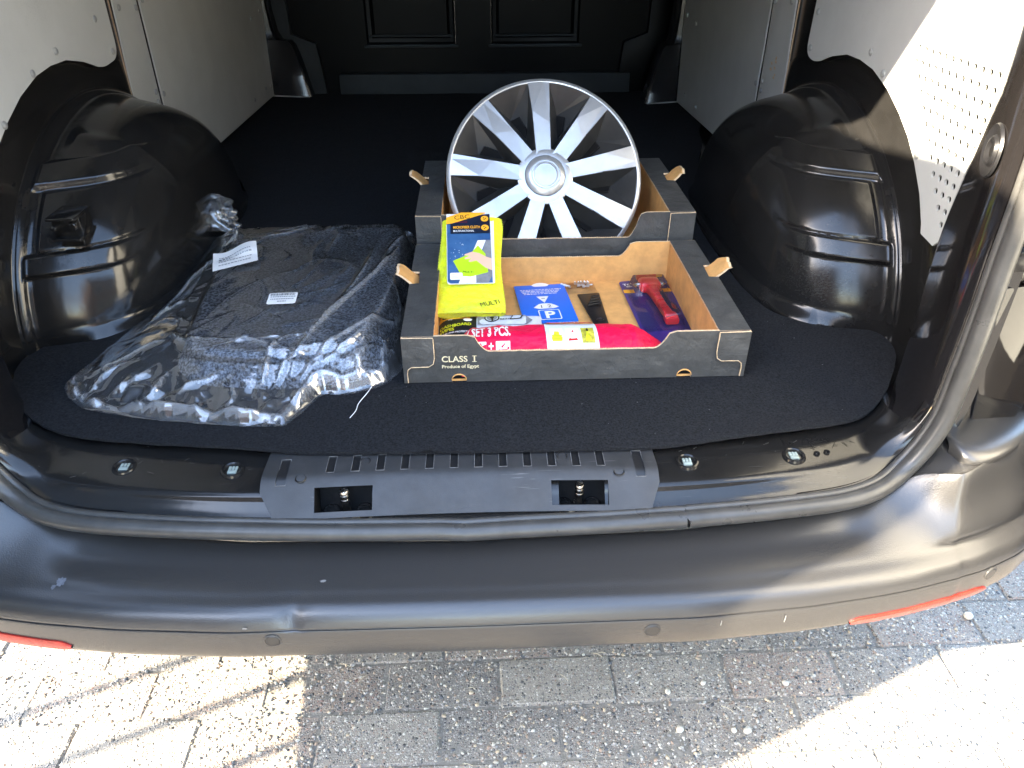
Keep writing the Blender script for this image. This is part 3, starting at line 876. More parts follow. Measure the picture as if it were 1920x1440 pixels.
# ---- wheel arches
TROW = [(.868, .570, .480, 2.3), (.850, .545, .452, 2.3), (.8425, .525, .433, 2.3), (.8395, .505, .405, 2.15), (.838, .494, .376, 1.9), (.834, .489, .370, 1.87), (.829, .487, .369, 1.86), (.823, .481, .364, 1.86), (.816, .471, .356, 1.88), (.80, .464, .350, 1.9), (.76, .450, .341, 1.92), (.715, .432, .328, 1.95), (.68, .408, .308, 2.0), (.652, .372, .280, 2.0), (.632, .320, .240, 2.0), (.619, .25, .185, 2.0), (.612, .17, .125, 2.0), (.608, .08, .06, 2.0), (.607, .001, .001, 2.0)]
TR = crom(TROW, 12)
def band(z, a, b, e=.007):
    return smooth01((z - a) / e + .5) * smooth01((b - z) / e + .5)
def arch_grid(s_):
    th = np.r_[np.linspace(0, 1.5, 190), np.linspace(1.52, math.pi, 50)]
    G = np.zeros((len(TR), len(th), 3))
    for i, (X, a, b, n_) in enumerate(TR):
        c = np.cos(th); q = np.sin(th)
        y = 1.742 - a * np.sign(c) * np.abs(c) ** (2 / n_); z = b * np.abs(q) ** (2 / n_)
        inner = smooth01((.825 - X) / .01) * smooth01((X - .60) / .06)
        rear = smooth01((c - .15) / .25)
        d = .012 * (band(z, .258, .290) + band(z, .130, .163)) * rear * smooth01((X - .645) / .055)
        d = d + .004 * band(z, .168, .252, .006) * rear * smooth01((.806 - X) / .006) * smooth01((X - .64) / .03)
        d = d + .0055 * np.exp(-((th - 1.18) / .05) ** 2) * smooth01((.80 - X) / .02)
        flare = .028 * smooth01((.035 - z) / .035) * smooth01((.80 - X) / .1)
        ny, nz = -np.sign(c) * np.abs(c), q
        G[i, :, 0] = X - flare * (.5 if X < .7 else 0) - d * .7 * smooth01((.70 - X) / .05) * inner
        G[i, :, 1] = y + ny * (d * inner + flare * .7)
        G[i, :, 2] = z + nz * d * inner - .012
    G[..., 0] *= s_
    return G
for s_ in (1, -1):
    mb = MB(); mb.grid(arch_grid(s_))
    wa = mb.build('wheel_arch', M['paint'], van, angle=70)
    if s_ < 0:
        bk = MB(); c = Vector((-.735, 1.350, .205))
        bk.box((c.x - .026, c.y - .020, c.z - .024), (c.x + .026, c.y + .05, c.z - .018)); bk.box((c.x - .026, c.y - .022, c.z + .016), (c.x + .026, c.y + .05, c.z + .022))
        bk.box((c.x - .026, c.y - .004, c.z - .020), (c.x + .026, c.y + .04, c.z + .018)); bk.box((c.x - .020, c.y + .000, c.z - .042), (c.x + .020, c.y + .03, c.z - .022))
        bk.tube([(c.x - .010, c.y, c.z), (c.x - .012, c.y - .030, c.z + .006)], .0055, 10); bk.lathe([(.009, 0), (.009, .005), (.006, .006), (.0001, .006)], (c.x + .012, c.y - .004, c.z), (0, -1, 0), 12)
        bk.build('jack_bracket', M['paint'], wa, bevel=.0015)

# ---- grey lining boards on the side walls
def rivets(pts, X, s_, parent):
    for y, z in pts:
        mb = MB(); mb.lathe([(.0078, -.001), (.0074, .0016), (.005, .0034), (.0001, .004)], (s_ * X, y, z), (-s_, 0, 0), 14)
        mb.build('rivet', M['rivet'], parent)
LOW = [(1.925, .394, .03), (1.86, .386, .03), (1.784, .413), (1.707, .430), (1.64, .431), (1.576, .424), (1.50, .402), (1.433, .372), (1.38, .342), (1.335, .308), (1.29, .265), (1.258, .222), (1.250, .205), (1.18, .235)]
for s_ in (1, -1):
    lo = LOW
    top_y = 1.915 if s_ > 0 else 1.985
    pts = [(lo[0][0] if s_ > 0 else 1.955, lo[0][1], .035)] + lo[1:13] + [(1.205, .200), (1.14, .27), (1.08, .29), (1.05, 1.25, .03), (top_y, 1.25, .03)]
    outer = round2(pts, 6)
    holes = [circle2(1.423 - .0222 * i, .488 - .0225 * r_, .0058, 12) for r_ in range(12) for i in range(max(0, r_ - 1), 12) if 1.423 - .0222 * i > 1.165 + .008 * max(0, r_ - 7)]
    if s_ < 0: holes = []
    bd = flat_mesh(outer, holes, .004, lambda x, y, t: (s_ * (.828 - t), x, y), 'lining_board', M['panel'], van)
    if s_ > 0:
        bd['label'] = 'grey perforated lining board behind the rear pillar'
    rivets([(1.60, .452), (1.90, .49), (1.905, .412), (1.53, .425), (1.333, .322)] if s_ > 0 else [(1.675, .452), (1.885, .485), (1.93, .41), (1.565, .43), (1.42, .37)], .826, s_, bd)
    # slim board between the hoop and the long board
    a0, a1, b1 = (2.075, 2.232, 3.16) if s_ > 0 else (2.022, 2.160, 3.345)
    bd = flat_mesh([(a0 - .03, .16), (a1, .16), (a1 + .004, .8), (a1 + .004, 1.25), (a0 + .01, 1.25), (a0 + .003, .55)], [], .0035, lambda x, y, t: (s_ * (.838 - t), x, y), 'lining_board', M['panel'], van)
    eb = MB(); eb.quad((s_ * .8362, a0 - .0306, .16), (s_ * .8400, a0 - .0306, .16), (s_ * .8400, a0 + .0094, 1.25), (s_ * .8362, a0 + .0094, 1.25)); eb.build('raw_edge', M['panel_edge'], bd)
    rivets([(a0 + .022, .49), (a1 - .015, .478), (a1 - .02, .25), (a1 - .02, .275)], .834, s_, bd)
    ol = [(a1 + .020, .05), (a1 + .18, .028), (b1, .008), (b1 + .05, .5), (b1 + .08, 1.25), (a1 + .022, 1.25)]
    bd = flat_mesh(ol, [], .0035, lambda x, y, t: (s_ * (.838 - t), x, y), 'lining_board', M['panel'], van)
    rivets([(a1 + .035, .49), (a1 + .03, .26), (b1 - .03, .05), (b1 - .12, .06), (b1 - .3, .055), (b1 - .02, .33), (b1 - .16, .32)], .834, s_, bd)
    if s_ > 0:
        g = random.Random(4)
        for k in range(7):
            y_, z_ = 2.145 + g.uniform(-.02, .02), .318 + .03 - .008 * k
            mb = MB(); mb.add([(s_ * .8338, y_ + math.cos(a) * g.uniform(.004, .010), z_ + math.sin(a) * g.uniform(.002, .006)) for a in np.linspace(0, 5.6, 9)], [tuple(range(9))]); mb.build('scraped_patch', M['kraft_edge'], bd)
    # black hoop between the boards
    hp = MB(); yA, yB = (1.89, 2.09) if s_ > 0 else (1.94, 2.05)
    hp.grid([[(s_ * x_, y_, z_) for y_, x_ in ((yA, .866), (yA + .02, .846), (yA + .04, .842), (yB - .03, .842), (yB - .012, .848), (yB, .866))] for z_ in np.linspace(.28, 1.3, 12)])
    hp.build('body_hoop', M['paint'], van)
# inner skin of the body behind the boards
for s_ in (1, -1):
    MB().quad((s_ * .868, 1.1, -.02), (s_ * .868, 3.6, -.02), (s_ * .868, 3.6, 1.32), (s_ * .868, 1.1, 1.32)).build('inner_skin', M['paint'], van)

# ---- bulkhead at the front of the load bay
bk = MB(); yB = 3.42
def recess(bk, x0, x1, z0, z1):
    ys = (yB - .002, yB + .008, yB + .012, yB + .03)
    ins = (0, .008, .022, .034)
    loops = [[(x0 + i_, y_, z0 + i_), (x1 - i_, y_, z0 + i_), (x1 - i_, y_, z1 - i_), (x0 + i_, y_, z1 - i_)] for y_, i_ in zip(ys, ins)]
    bk.grid(loops, cv=True); bk.quad(*loops[-1])
W1, W2, ZT = (-.435, -.065), (.085, .455), .9
Z0 = .190
bk.quad((-.87, yB, -.02), (.87, yB, -.02), (.87, yB, Z0), (-.87, yB, Z0))
bk.quad((-.87, yB, ZT), (.87, yB, ZT), (.87, yB, 1.32), (-.87, yB, 1.32))
for a_, b_ in ((-.87, W1[0]), (W1[1], W2[0]), (W2[1], .87)): bk.quad((a_, yB, Z0), (b_, yB, Z0), (b_, yB, ZT), (a_, yB, ZT))
recess(bk, *W1, Z0, ZT); recess(bk, *W2, Z0, ZT)
bulk = bk.build('bulkhead', M['bulk'], van, angle=25)
for a_, b_ in (W1, W2):
    MB().box((a_ - .012, yB - .014, Z0 - .011), (b_ + .012, yB - .0005, Z0 - .001)).build('window_ledge', M['bulk_grey'], bulk, bevel=.003)
    MB().box((a_ + .010, yB + .002, Z0 + .028), (b_ - .010, yB + .022, Z0 + .036)).build('window_ledge', M['bulk_grey'], bulk, bevel=.003)
MB().prism([(-.56, 3.36, -.012), (.675, 3.36, -.012), (.675, 3.37, .082), (-.56, 3.37, .082)], (0, .05, 0)).build('kick_strip', M['bulk_grey'], bulk, bevel=.006)
for s_ in (1, -1):
    # glossy folded sheet in the corner, grey trim beside it
    x_in = .672 if s_ < 0 else .70
    yo = 3.345 if s_ < 0 else 3.17
    P = [[(s_ * .846, yo, .0), (s_ * (.846 + x_in) / 2, yo - .015, -.002), (s_ * (x_in + .012), yo - .028, -.002), (s_ * x_in, yo - .02, 0), (s_ * (x_in - .002), yo + .06, .0)],
         [(s_ * .846, yo + .02, .2), (s_ * (.846 + x_in + .03) / 2, yo + .022, .2), (s_ * (x_in + .06), yo + .0, .2), (s_ * (x_in + .05), yo + .01, .2), (s_ * (x_in + .05), yo + .07, .2)],
         [(s_ * .846, yo + .035, .33), (s_ * .825, yo + .038, .33), (s_ * .812, yo + .02, .33), (s_ * .80, yo + .03, .33), (s_ * .80, yo + .08, .33)],
         [(s_ * .846, yo + .05, 1.3), (s_ * .830, yo + .052, 1.3), (s_ * .815, yo + .04, 1.3), (s_ * .80, yo + .05, 1.3), (s_ * .80, yo + .1, 1.3)]]
    mb = MB(); mb.grid(crom(P, 5)); cs = mb.build('corner_sheet', M['pillar_in'], van, angle=50)
    mb = MB(); mb.tube([(s_ * .845, yo - .004, .006), (s_ * (x_in + .01), yo - .034, .004)], .004, 6); mb.build('sealant_bead', M['rivet'], cs)
    tr_ = MB(); tr_.prism([(s_ * .84, 3.385, -.012), (s_ * .615, 3.375, -.012), (s_ * .640, 3.385, .20), (s_ * .74, 3.39, .235), (s_ * .75, 3.395, .6), (s_ * .84, 3.40, .6)], (0, .03, 0)); tr_.build('corner_trim', M['bulk_grey'] if s_ < 0 else M['bulk'], van, bevel=.006)



# ================================================================== LOOSE THINGS IN THE LOAD BAY
# ---- carpet
CE = [(-.80, 1.25), (-.815, 1.19), (-.775, 1.09), (-.705, 1.015), (-.62, .968), (-.48, .943), (-.31, .918), (-.18, .908), (0, .9035), (.27, .9025), (.36, .910), (.43, .920), (.525, .932), (.628, .957), (.695, 1.01), (.755, 1.09), (.80, 1.175), (.795, 1.245),
      (.735, 1.262), (.68, 1.285), (.623, 1.335), (.598, 1.43), (.588, 1.60), (.588, 1.80), (.60, 1.95), (.66, 2.15), (.735, 2.39), (.815, 2.7), (.835, 3.35), (-.845, 3.39), (-.845, 2.55), (-.72, 2.3), (-.62, 2.05), (-.60, 1.85), (-.60, 1.55), (-.63, 1.40), (-.68, 1.30), (-.74, 1.265)]
ce = crom(np.array(CE + [CE[0]]), 7)[:-1]
ce = np.array([(x + .0018 * noise.noise(Vector((x * 45, y * 45, 3))), y + .0022 * noise.noise(Vector((x * 45, y * 45, 9)))) for x, y in ce])
def inside(P, poly):
    x, y = P[..., 0], P[..., 1]; c = np.zeros(x.shape, bool); n = len(poly)
    for i in range(n):
        (x0, y0), (x1, y1) = poly[i], poly[i - 1]
        k = ((y0 > y) != (y1 > y)) & (x < (x1 - x0) * (y - y0) / (y1 - y0 + 1e-12) + x0); c ^= k
    return c
def edge_dist(P, poly):
    """distance to and nearest point on the closed polygon"""
    best = np.full(P.shape[:-1], 1e9); near = np.zeros(P.shape)
    poly = np.asarray(poly)
    for i in range(len(poly)):
        a, b = poly[i - 1], poly[i]; ab = b - a
        t = np.clip(((P - a) @ ab) / (ab @ ab + 1e-12), 0, 1)
        q = a + t[..., None] * ab; d = np.linalg.norm(P - q, axis=-1)
        k = d < best; best[k] = d[k]; near[k] = q[k]
    return best, near
def sheet(poly, step, hfun):
    """a grid sheet clipped to an outline, its rim snapped onto it; hfun(P, dist) -> height"""
    poly = np.asarray(poly); lo, hi = poly.min(0), poly.max(0)
    xs = np.arange(lo[0] - step, hi[0] + 2 * step, step); ys = np.arange(lo[1] - step, hi[1] + 2 * step, step)
    P = np.stack(np.meshgrid(xs, ys, indexing='ij'), -1)
    ins = inside(P, poly); d, near = edge_dist(P, poly)
    a = ins[:-1, :-1].astype(int) + ins[1:, :-1] + ins[:-1, 1:] + ins[1:, 1:]
    keep = a > 0
    P = np.where(ins[..., None], P, near); d = np.where(ins, d, 0)
    H = hfun(P, d)
    idx = -np.ones(ins.shape, int); used = np.zeros(ins.shape, bool)
    for di in (0, 1):
        for dj in (0, 1): used[di:di + keep.shape[0], dj:dj + keep.shape[1]] |= keep
    idx[used] = np.arange(used.sum())
    V = np.concatenate([P[used], H[used][:, None]], 1)
    I, J = np.nonzero(keep)
    F = np.stack([idx[I, J], idx[I + 1, J], idx[I + 1, J + 1], idx[I, J + 1]], 1)
    return V, F
def nz_(P, s, k=0):
    sh = P.shape[:-1]
    return np.array([noise.noise(Vector((p[0] * s, p[1] * s, k))) for p in P.reshape(-1, 2)]).reshape(sh)
def ch(P, d):
    h = .0045 + .0012 * nz_(P, 7, 1) + .0008 * nz_(P, 22, 4)
    lift = .006 * np.exp(-((P[..., 0] - .52) / .13) ** 2) + .0035 * np.exp(-((P[..., 0] + .36) / .07) ** 2)
    h = h + lift * np.exp(-(d / .03) ** 2) * (P[..., 1] < 1.02)
    return h - .012 * (np.exp(-((P[..., 1] - .90) / .012) ** 2)) * 0
V, F = sheet(ce, .012, ch)
mb = MB(); mb.add(V, F)
low = [(x, y) for x, y in ce]
hr = ch(ce, np.zeros(len(ce)))
mb.grid(np.array([[(x, y, h) for (x, y), h in zip(ce, hr)], [(x, y, h - .0045) for (x, y), h in zip(ce, hr)]]), cv=True)
carpet = mb.build('cargo_carpet', M['carpet'], None, angle=60)
tag(carpet, 'black carpet lying on the load floor of the van', 'carpet')
lint = MB()
for k in range(60):
    x, y = random.uniform(-.6, .65), random.uniform(.93, 1.3)
    a = random.uniform(0, 6.3); l_ = random.uniform(.0006, .0022)
    p = Vector((x, y, .0072)); q = p + Vector((math.cos(a), math.sin(a), 0)) * l_
    lint.tube([p, (p + q) / 2 + Vector((0, 0, .0008)), q], .00028, 4)
tag(lint.build('lint', M['worn'], carpet), kind='stuff')

# ---- cardboard fruit crates
def make_crate(name, label, x0, x1, y0, y1, H, Hc, cutx, text):
    """x: outer width, y: outer depth, H: rim height, Hc: height in the dipped middle, cutx: the dip's ends"""
    root = thing(name, label, 'cardboard box', ((x0 + x1) / 2, y0, .006), 'black fruit crates with kraft insides')
    z0 = .0065; T = .0045; RW = .054
    def outline(xa, xb, rc):
        c0, c1 = cutx
        pts = [(xa, z0)]
        for xc in (x0 + .095, x1 - .105):
            r_ = .0125
            pts += [(xc - r_, z0)] + [(xc - r_ * math.cos(t), z0 + .004 + .0125 * math.sin(t)) for t in np.linspace(0, math.pi, 9)] + [(xc + r_, z0)]
        pts += [(xb, z0), (xb, z0 + H), (c1 + .008, z0 + H), (c1 - .004, z0 + H - .004)]
        for t in np.linspace(0, 1, 7): pts.append((c1 - .008 - .022 * t, z0 + Hc + (H - Hc - .012) * (1 - t) ** 2))
        n = 40
        for k in range(1, n):
            x = lerp(c1 - .032, c0 + .032, k / n); pts.append((x, z0 + Hc + .0008 * noise.noise(Vector((x * 60, 0, y0)))))
        for t in np.linspace(0, 1, 7): pts.append((c0 + .008 + .022 * (1 - t), z0 + Hc + (H - Hc - .012) * t ** 2))
        pts += [(c0 + .004, z0 + H - .004), (c0 - .008, z0 + H), (xa, z0 + H)]
        return pts
    o_ = outline(x0 + .003, x1 - .003, .02)
    for nm, y, dirn in (('front_wall', y0, 1), ('back_wall', y1, -1)):
        mb = MB(); mb.prism([(x, y, z) for x, z in o_], (0, T * dirn, 0), 0, 1, 2)
        w_ = mb.build(nm, [M['card'], M['kraft'], M['kraft_edge']], root, smooth=False)
        if nm == 'front_wall': fwall = w_
        # corrugated cut edge along the top: rows of tiny flutes
        fl = MB(); x = cutx[0] + .034
        while x < cutx[1] - .034:
            zt = z0 + Hc + .0008 * noise.noise(Vector((x * 60, 0, y0)))
            fl.box((x, y + dirn * .0009, zt - .001), (x + .0022, y + dirn * (T - .0009), zt + .0006 + random.uniform(0, .0006))); x += .0044
        tag(fl.build('cut_flutes', M['kraft_edge'], root, smooth=False), kind='stuff')
    MB().box((x0 + .005, y0 + T + .0005, z0 - .001), (x1 - .005, y1 - T - .0005, z0 + .003)).build('base_board', M['kraft'], root, smooth=False)
    for s_, xo in ((-1, x0), (1, x1)):
        xi = xo - s_ * RW
        rag = lambda y, k: .0009 * noise.noise(Vector((y * 90, k, s_)))
        ys = np.linspace(y0 + .0005, y1 - .0005, 46)
        # inner wall: kraft inside
        mb = MB(); mb.prism([(xi, y, z) for y, z in ((y0 + T + .0005, z0 + .0035), (y1 - T - .0005, z0 + .0035), (y1 - T - .0005, z0 + H - .004), (y0 + T + .0005, z0 + H - .004))], (s_ * .004, 0, 0), 0); mb.build('inner_side', M['kraft'], root, smooth=False)
        # rim board: black on top, torn kraft edge to the inside, with the stacking slot and its tab
        hw = .056; yc = y0 + (y1 - y0) * (.60 if s_ > 0 else .58)
        out = [(xi - s_ * .0005 + rag(y, 2) , y) for y in ys] + [(xo, y1 - .0005)] + [(xo, y) for y in (yc + hw * .5,)] + [(xo - s_ * .016, yc + hw * .5 - .002), (xo - s_ * .018, yc - hw * .5 + .002), (xo, yc - hw * .5)] + [(xo, y0 + .0005)]
        mb = MB(); mb.prism([(x, y, z0 + H + .0018 * math.sin((y - y0) * 7)) for x, y in out], (0, 0, -.004), 0, 1, 2); mb.build('rim_board', [M['card'], M['kraft'], M['kraft_edge']], root, smooth=False)
        # outer side
        mb = MB(); mb.prism([(xo, y, z) for y, z in ((y0 + .001, z0), (y1 - .001, z0), (y1 - .001, z0 + H - .0005), (yc + hw * .5, z0 + H - .0005), (yc + hw * .42, z0 + H - .018), (yc - hw * .42, z0 + H - .018), (yc - hw * .5, z0 + H - .0005), (y0 + .001, z0 + H - .0005))], (-s_ * .004, 0, 0), 0, 1, 2); mb.build('outer_side', [M['card'], M['kraft'], M['kraft_edge']], root, smooth=False)
        # stacking tab standing up out of the rim, printed outside, kraft inside
        tb = []
        for q in range(6):
            z = z0 + H - .012 + .036 * q / 5
            tb.append([(xo - s_ * (.019 - .0078 * q) + .0030 * noise.noise(Vector((q * 2.1, u * 3, s_ + y0 * 5))), yc + (u - .5) * hw * (.94 - .012 * q), z - (.004 * (abs(u - .5) * 2) ** 2 + .006 * noise.noise(Vector((u * 4, y0 * 7, s_ * 3)))) * (q == 5)) for u in np.linspace(0, 1, 8)])
        tbm = MB(); tbm.grid(tb, 0); tbm.grid([[(x + s_ * .0055, y, z - .0006) for x, y, z in row] for row in tb], 1)
        tbm.grid([tb[-1], [(x + s_ * .0055, y, z - .0006) for x, y, z in tb[-1]]], 1)
        for e in (0, -1): tbm.grid([[r_[e] for r_ in tb], [(r_[e][0] + s_ * .0055, r_[e][1], r_[e][2] - .0006) for r_ in tb]], 1)
        tbm.build('stacking_tab', [M['kraft'] , M['kraft_edge']], root)
        # flap folded down over the end of the front and back walls
        for y, dirn in ((y0, -1), (y1, 1)):
            fp = [(xi, z0 + H - .002), (xo, z0 + H - .001), (xo, z0 + .002), (xo - s_ * .007, z0 + .002), (xo - s_ * .0065, z0 + .020)] + [(xo - s_ * (.0065 + .010 * math.sin(t)), z0 + .024 + .010 * math.cos(t)) for t in np.linspace(1.5, .0, 0)] + [(xo - s_ * .008, z0 + .029), (xo - s_ * .014, z0 + .034), (xi + s_ * .010, z0 + .0345), (xi + s_ * .002, z0 + .040), (xi - s_ * .0005, z0 + .052)]
            _old = [(xo - s_ * .001, z0 + .040)] + [(xo - s_ * (.004 + .012 * math.sin(t)), z0 + .028 + .010 * math.cos(t)) for t in np.linspace(0.2, 1.5, 5)] + [(xi + s_ * .012, z0 + .027), (xi + s_ * .003, z0 + .031), (xi - s_ * .003, z0 + .044), (xi, z0 + .066)]
            mb = MB(); mb.prism([(x, y + dirn * .0005, z) for x, z in fp], (0, dirn * .004, 0), 1, 0, 2)
            mb.build('end_flap', [M['card'], M['kraft'], M['kraft_edge']], root, smooth=False)
        mb = MB(); mb.tube([(xi, y0 - .0045, z0 + H - .003), (xi - s_ * .0005, y0 - .0045, z0 + .052), (xi + s_ * .002, y0 - .0045, z0 + .040), (xi + s_ * .010, y0 - .0045, z0 + .0345), (xo - s_ * .014, y0 - .0045, z0 + .034), (xo - s_ * .008, y0 - .0045, z0 + .029), (xo - s_ * .0065, y0 - .0045, z0 + .020), (xo - s_ * .007, y0 - .0045, z0 + .003)], .0008, 5); mb.build('torn_edge', M['kraft_edge'], root)
    MB().box((x0 + .02, y0 + T + .0012, z0), (x1 - .02, y0 + T + .004, z0 + .034)).build('inner_flap', M['dark'], root, smooth=False)  # flap coloured near-black, the shade of the finger holes put into it
    # kraft lips of the finger holes
    for xc in (x0 + .095, x1 - .105):
        mb = MB(); arc = [(xc - .0135 * math.cos(t), z0 + .004 + .0135 * math.sin(t)) for t in np.linspace(0, math.pi, 10)]
        mb.grid([[(x, y0 - .0006, z) for x, z in arc], [(xc + (x - xc) * .93, y0 - .001, z0 + .004 + (z - z0 - .004) * .8) for x, z in arc], [(xc + (x - xc) * .93, y0 + .0042, z0 + .004 + (z - z0 - .004) * .80) for x, z in arc]])
        mb.build('finger_hole_lip', M['kraft'], root)
    if text:
        fr = Frame((x0 + .060, y0, z0), (1, 0, 0), (0, 0, 1))
        pr2 = Print(lambda x, y, h: fr(x, y, h + .0004), base=.0002)
        pr2.text(.006, .0415, 'CLASS', .0165, 'cream', .016, sx=.98); pr2.text(.0605, .0415, 'I', .0165, 'cream', .022)
        for xx in (.0075, .0195, .0325, .0435, .0545, .0655):
            pass
        pr2.text(.006, .0295, 'Produce of Egypt', .0092, 'cream', .022)
        # serifs of the last letter
        pr2.rect(.0588, .0412, .0662, .0423, 'cream', up=False); pr2.rect(.0588, .0524, .0662, .0535, 'cream', up=False)
        pr2.build('printed_words', fwall)
        # crease lines across the front
        for pts in ([(.245, .060), (.215, .045), (.190, .012)], [(.285, .060), (.30, .045), (.325, .010)]):
            cr = MB(); cr.tube([(x0 + x, y0 - .0002, z0 + z) for x, z in crom(pts, 5)], .0006, 5)
            cr.build('crease', M['card'], fwall)
    return root
FC = (-.108, .487, 1.096, 1.490)
crate = make_crate('fruit_crate', 'low black crate marked CLASS I holding the car accessories, at the front', FC[0], FC[1], FC[2], FC[3], .092, .060, (.012, .352), True)
rear = make_crate('fruit_crate', 'taller black crate behind, with the wheel cover standing in it', -.108, .487, 1.512, 1.895, .148, .092, (.012, .375), False)

# ---- wheel cover
WR = .2205
wc = thing('wheel_cover', 'silver and dark grey nine-spoke wheel cover leaning in the rear crate', 'wheel cover', (.175, 1.650, .190))
wc.rotation_euler = (R(90 - 33), 0, R(3.0))
bpy.context.view_layer.update()
WLOC[wc.name] = Vector((0, 0, 0))                    # its parts are written in its own axes: x right, y up, z towards the viewer
def pol(r, a, h): return (r * math.cos(a), r * math.sin(a), h)
def wpart(mb, name, m, parent=wc, **k):
    return mb.build(name, m, parent, loc=(0, 0, 0), **k)
mb = MB()
mb.lathe([(.952 * WR, -.004), (.954 * WR, .0003), (.964 * WR, .0012), (.985 * WR, .0000), (.998 * WR, -.003), (WR, -.008), (.985 * WR, -.011), (.985 * WR, -.016), (1.0 * WR, -.018), (.998 * WR, -.028), (.96 * WR, -.034), (.93 * WR, -.034)], (0, 0, 0), (0, 0, 1), 120)
wpart(mb, 'outer_rim', M['silver'])
mb = MB(); mb.lathe([(.20 * WR, -.03), (.215 * WR, .002), (.20 * WR, .010), (.165 * WR, .0150), (.150 * WR, .0155), (.147 * WR, .0140), (.137 * WR, .0140), (.134 * WR, .0155), (.120 * WR, .016), (.114 * WR, .0145), (.106 * WR, .0145), (.06 * WR, .0152), (.0001, .0155)], (0, 0, 0), (0, 0, 1), 64)
wpart(mb, 'hub', M['silver'])
mb = MB(); mb.lathe([(.285 * WR, -.006), (.283 * WR, .0042), (.262 * WR, .0062), (.21 * WR, .0068)], (0, 0, 0), (0, 0, 1), 64); wpart(mb, 'hub_collar', M['silver'])
mb = MB(); mb.lathe([(.93 * WR, -.036), (.80 * WR, -.058), (.001, -.062)], (0, 0, 0), (0, 0, 1), 48); wpart(mb, 'back_plate', M['black'])
NS = 9
hw_o, hw_i = .0238, .0158                            # half width of a spoke at the rim and at the hub
def spoke_mb():
    ro, ri, rm = .958 * WR, .19 * WR, .60 * WR
    wa = lerp(hw_i, hw_o, (rm - ri) / (ro - ri)) * .94
    ao = hw_o / ro
    m = MB()
    # front: an outer and an inner facet meeting in a slanted crease
    A_ = [(ro * math.cos(t), ro * math.sin(t), .0006) for t in np.linspace(-ao, ao, 5)]
    C0 = (rm * .90, -wa, .0045); C1 = (rm * 1.10, wa, .0075)
    I0 = (ri, -hw_i, .0055); I1 = (ri, hw_i, .0065)
    m.add(A_ + [C1, C0], [tuple(range(7))]); m.quad(C0, C1, I1, I0)
    side0 = [A_[0], C0, I0]; side1 = [A_[-1], C1, I1]
    for sd, sg in ((side0, -1), (side1, 1)):
        m.grid([sd, [(x - .0, y + sg * .0009, z - .0025) for x, y, z in sd]])
    return m
sp = wpart(spoke_mb(), 'spoke', M['silver'], smooth=False)
def pocket_mb():
    """dark hollow between two spokes (axis along +x): facets falling to a slot"""
    ro, ri = .955 * WR, .275 * WR
    half = math.pi / NS
    ao = half - hw_o / ro; ai = half - hw_i / ri * .97
    O = [pol(ro, t, -.001) for t in np.linspace(-ao, ao, 7)]
    O1, O2 = O[0], O[-1]; I1, I2 = pol(ri, -ai, .0035), pol(ri, ai, .0035)
    rm_ = .60 * WR; wm = lerp(hw_i, hw_o, .55) * .94
    M1 = (rm_ * math.cos(half) + wm * math.sin(half), -(rm_ * math.sin(half) - wm * math.cos(half)), .0028); M2 = (M1[0], -M1[1], .0052)
    V1 = pol(.72 * WR, .07, -.050); V2 = pol(.46 * WR, -.06, -.046); V3 = pol(.32 * WR, 0, -.024)
    m = MB()
    m.add(O + [V1], [tuple(range(8))])
    m.add([O1, V1, V2, M1], [(0, 1, 2, 3)]); m.add([M1, V2, V3, I1], [(0, 1, 2, 3)])
    m.add([O2, M2, V2, V1], [(0, 1, 2, 3)]); m.add([M2, I2, V3, V2], [(0, 1, 2, 3)])
    m.add([I1, V3, I2], [(0, 1, 2)])
    # air slot cut beside the fold
    a, b = Vector(V1), Vector(V2); c = Vector(O1) * .35 + Vector(M1) * .65
    n_ = (b - a).cross(c - a).normalized(); n_ = n_ if n_.z > 0 else -n_
    p = [a.lerp(b, .02), a.lerp(b, .95), a.lerp(b, .88).lerp(c, .26), a.lerp(b, .14).lerp(c, .36)]
    q = [v + n_ * .0012 for v in p]; d_ = [v - n_ * .002 for v in p]
    s1 = MB(); s1.add([tuple(v) for v in q], [(0, 1, 2, 3)], 0)
    for i in range(4): s1.quad(tuple(q[i]), tuple(q[(i + 1) % 4]), tuple(d_[(i + 1) % 4]), tuple(d_[i]), 0)
    return m, s1
pm, slot = pocket_mb()
pk = wpart(pm, 'spoke_hollow', M['anthracite'], smooth=False)
slo = wpart(slot, 'air_slot', M['black'], pk, smooth=False)
for k in range(NS):
    a = R(91 + 40 * k)
    s2, p2, q2 = (sp, pk, slo) if k == 0 else (sp.copy(), pk.copy(), slo.copy())
    if k:
        for o in (s2, p2, q2): COL.objects.link(o)
        q2.parent = p2
    s2.rotation_euler = (0, 0, a); p2.rotation_euler = (0, 0, a + math.pi / NS)

# ---- neon yellow cloth with its card sleeve
cb, ct = Vector((.004, 1.252, .047)), Vector((.010, 1.466, .163))
cu_ = Vector((1, .02, 0)).normalized(); cv_ = (ct - cb).normalized(); cn = cu_.cross(cv_); CL = (ct - cb).length
def cloth_pt(x, y, h=0):
    """x across from the middle, y up from the lower hem, metres"""
    t = y / CL
    dz = .004 * math.sin(x * 70 + 1) * (1 - t) ** 2 + .003 * noise.noise(Vector((x * 28, y * 22, 2)))
    sag = -.010 * math.sin(math.pi * min(1, t)) + .012 * (1 - t) ** 6
    return cb + cu_ * x + cv_ * y + cn * (dz + sag + h)
clo = thing('microfiber_cloth', 'neon yellow microfiber cloth in a printed card sleeve', 'cleaning cloth', tuple(cb))
mb = MB()
def cloth_edge(t): 
    return -.066 + .007 * t + .0015 * math.sin(t * 9), .066 - .004 * t + .003 * math.sin(t * 7 + 1) - .004 * (t > .9) * (t - .9) * 10
rows = []
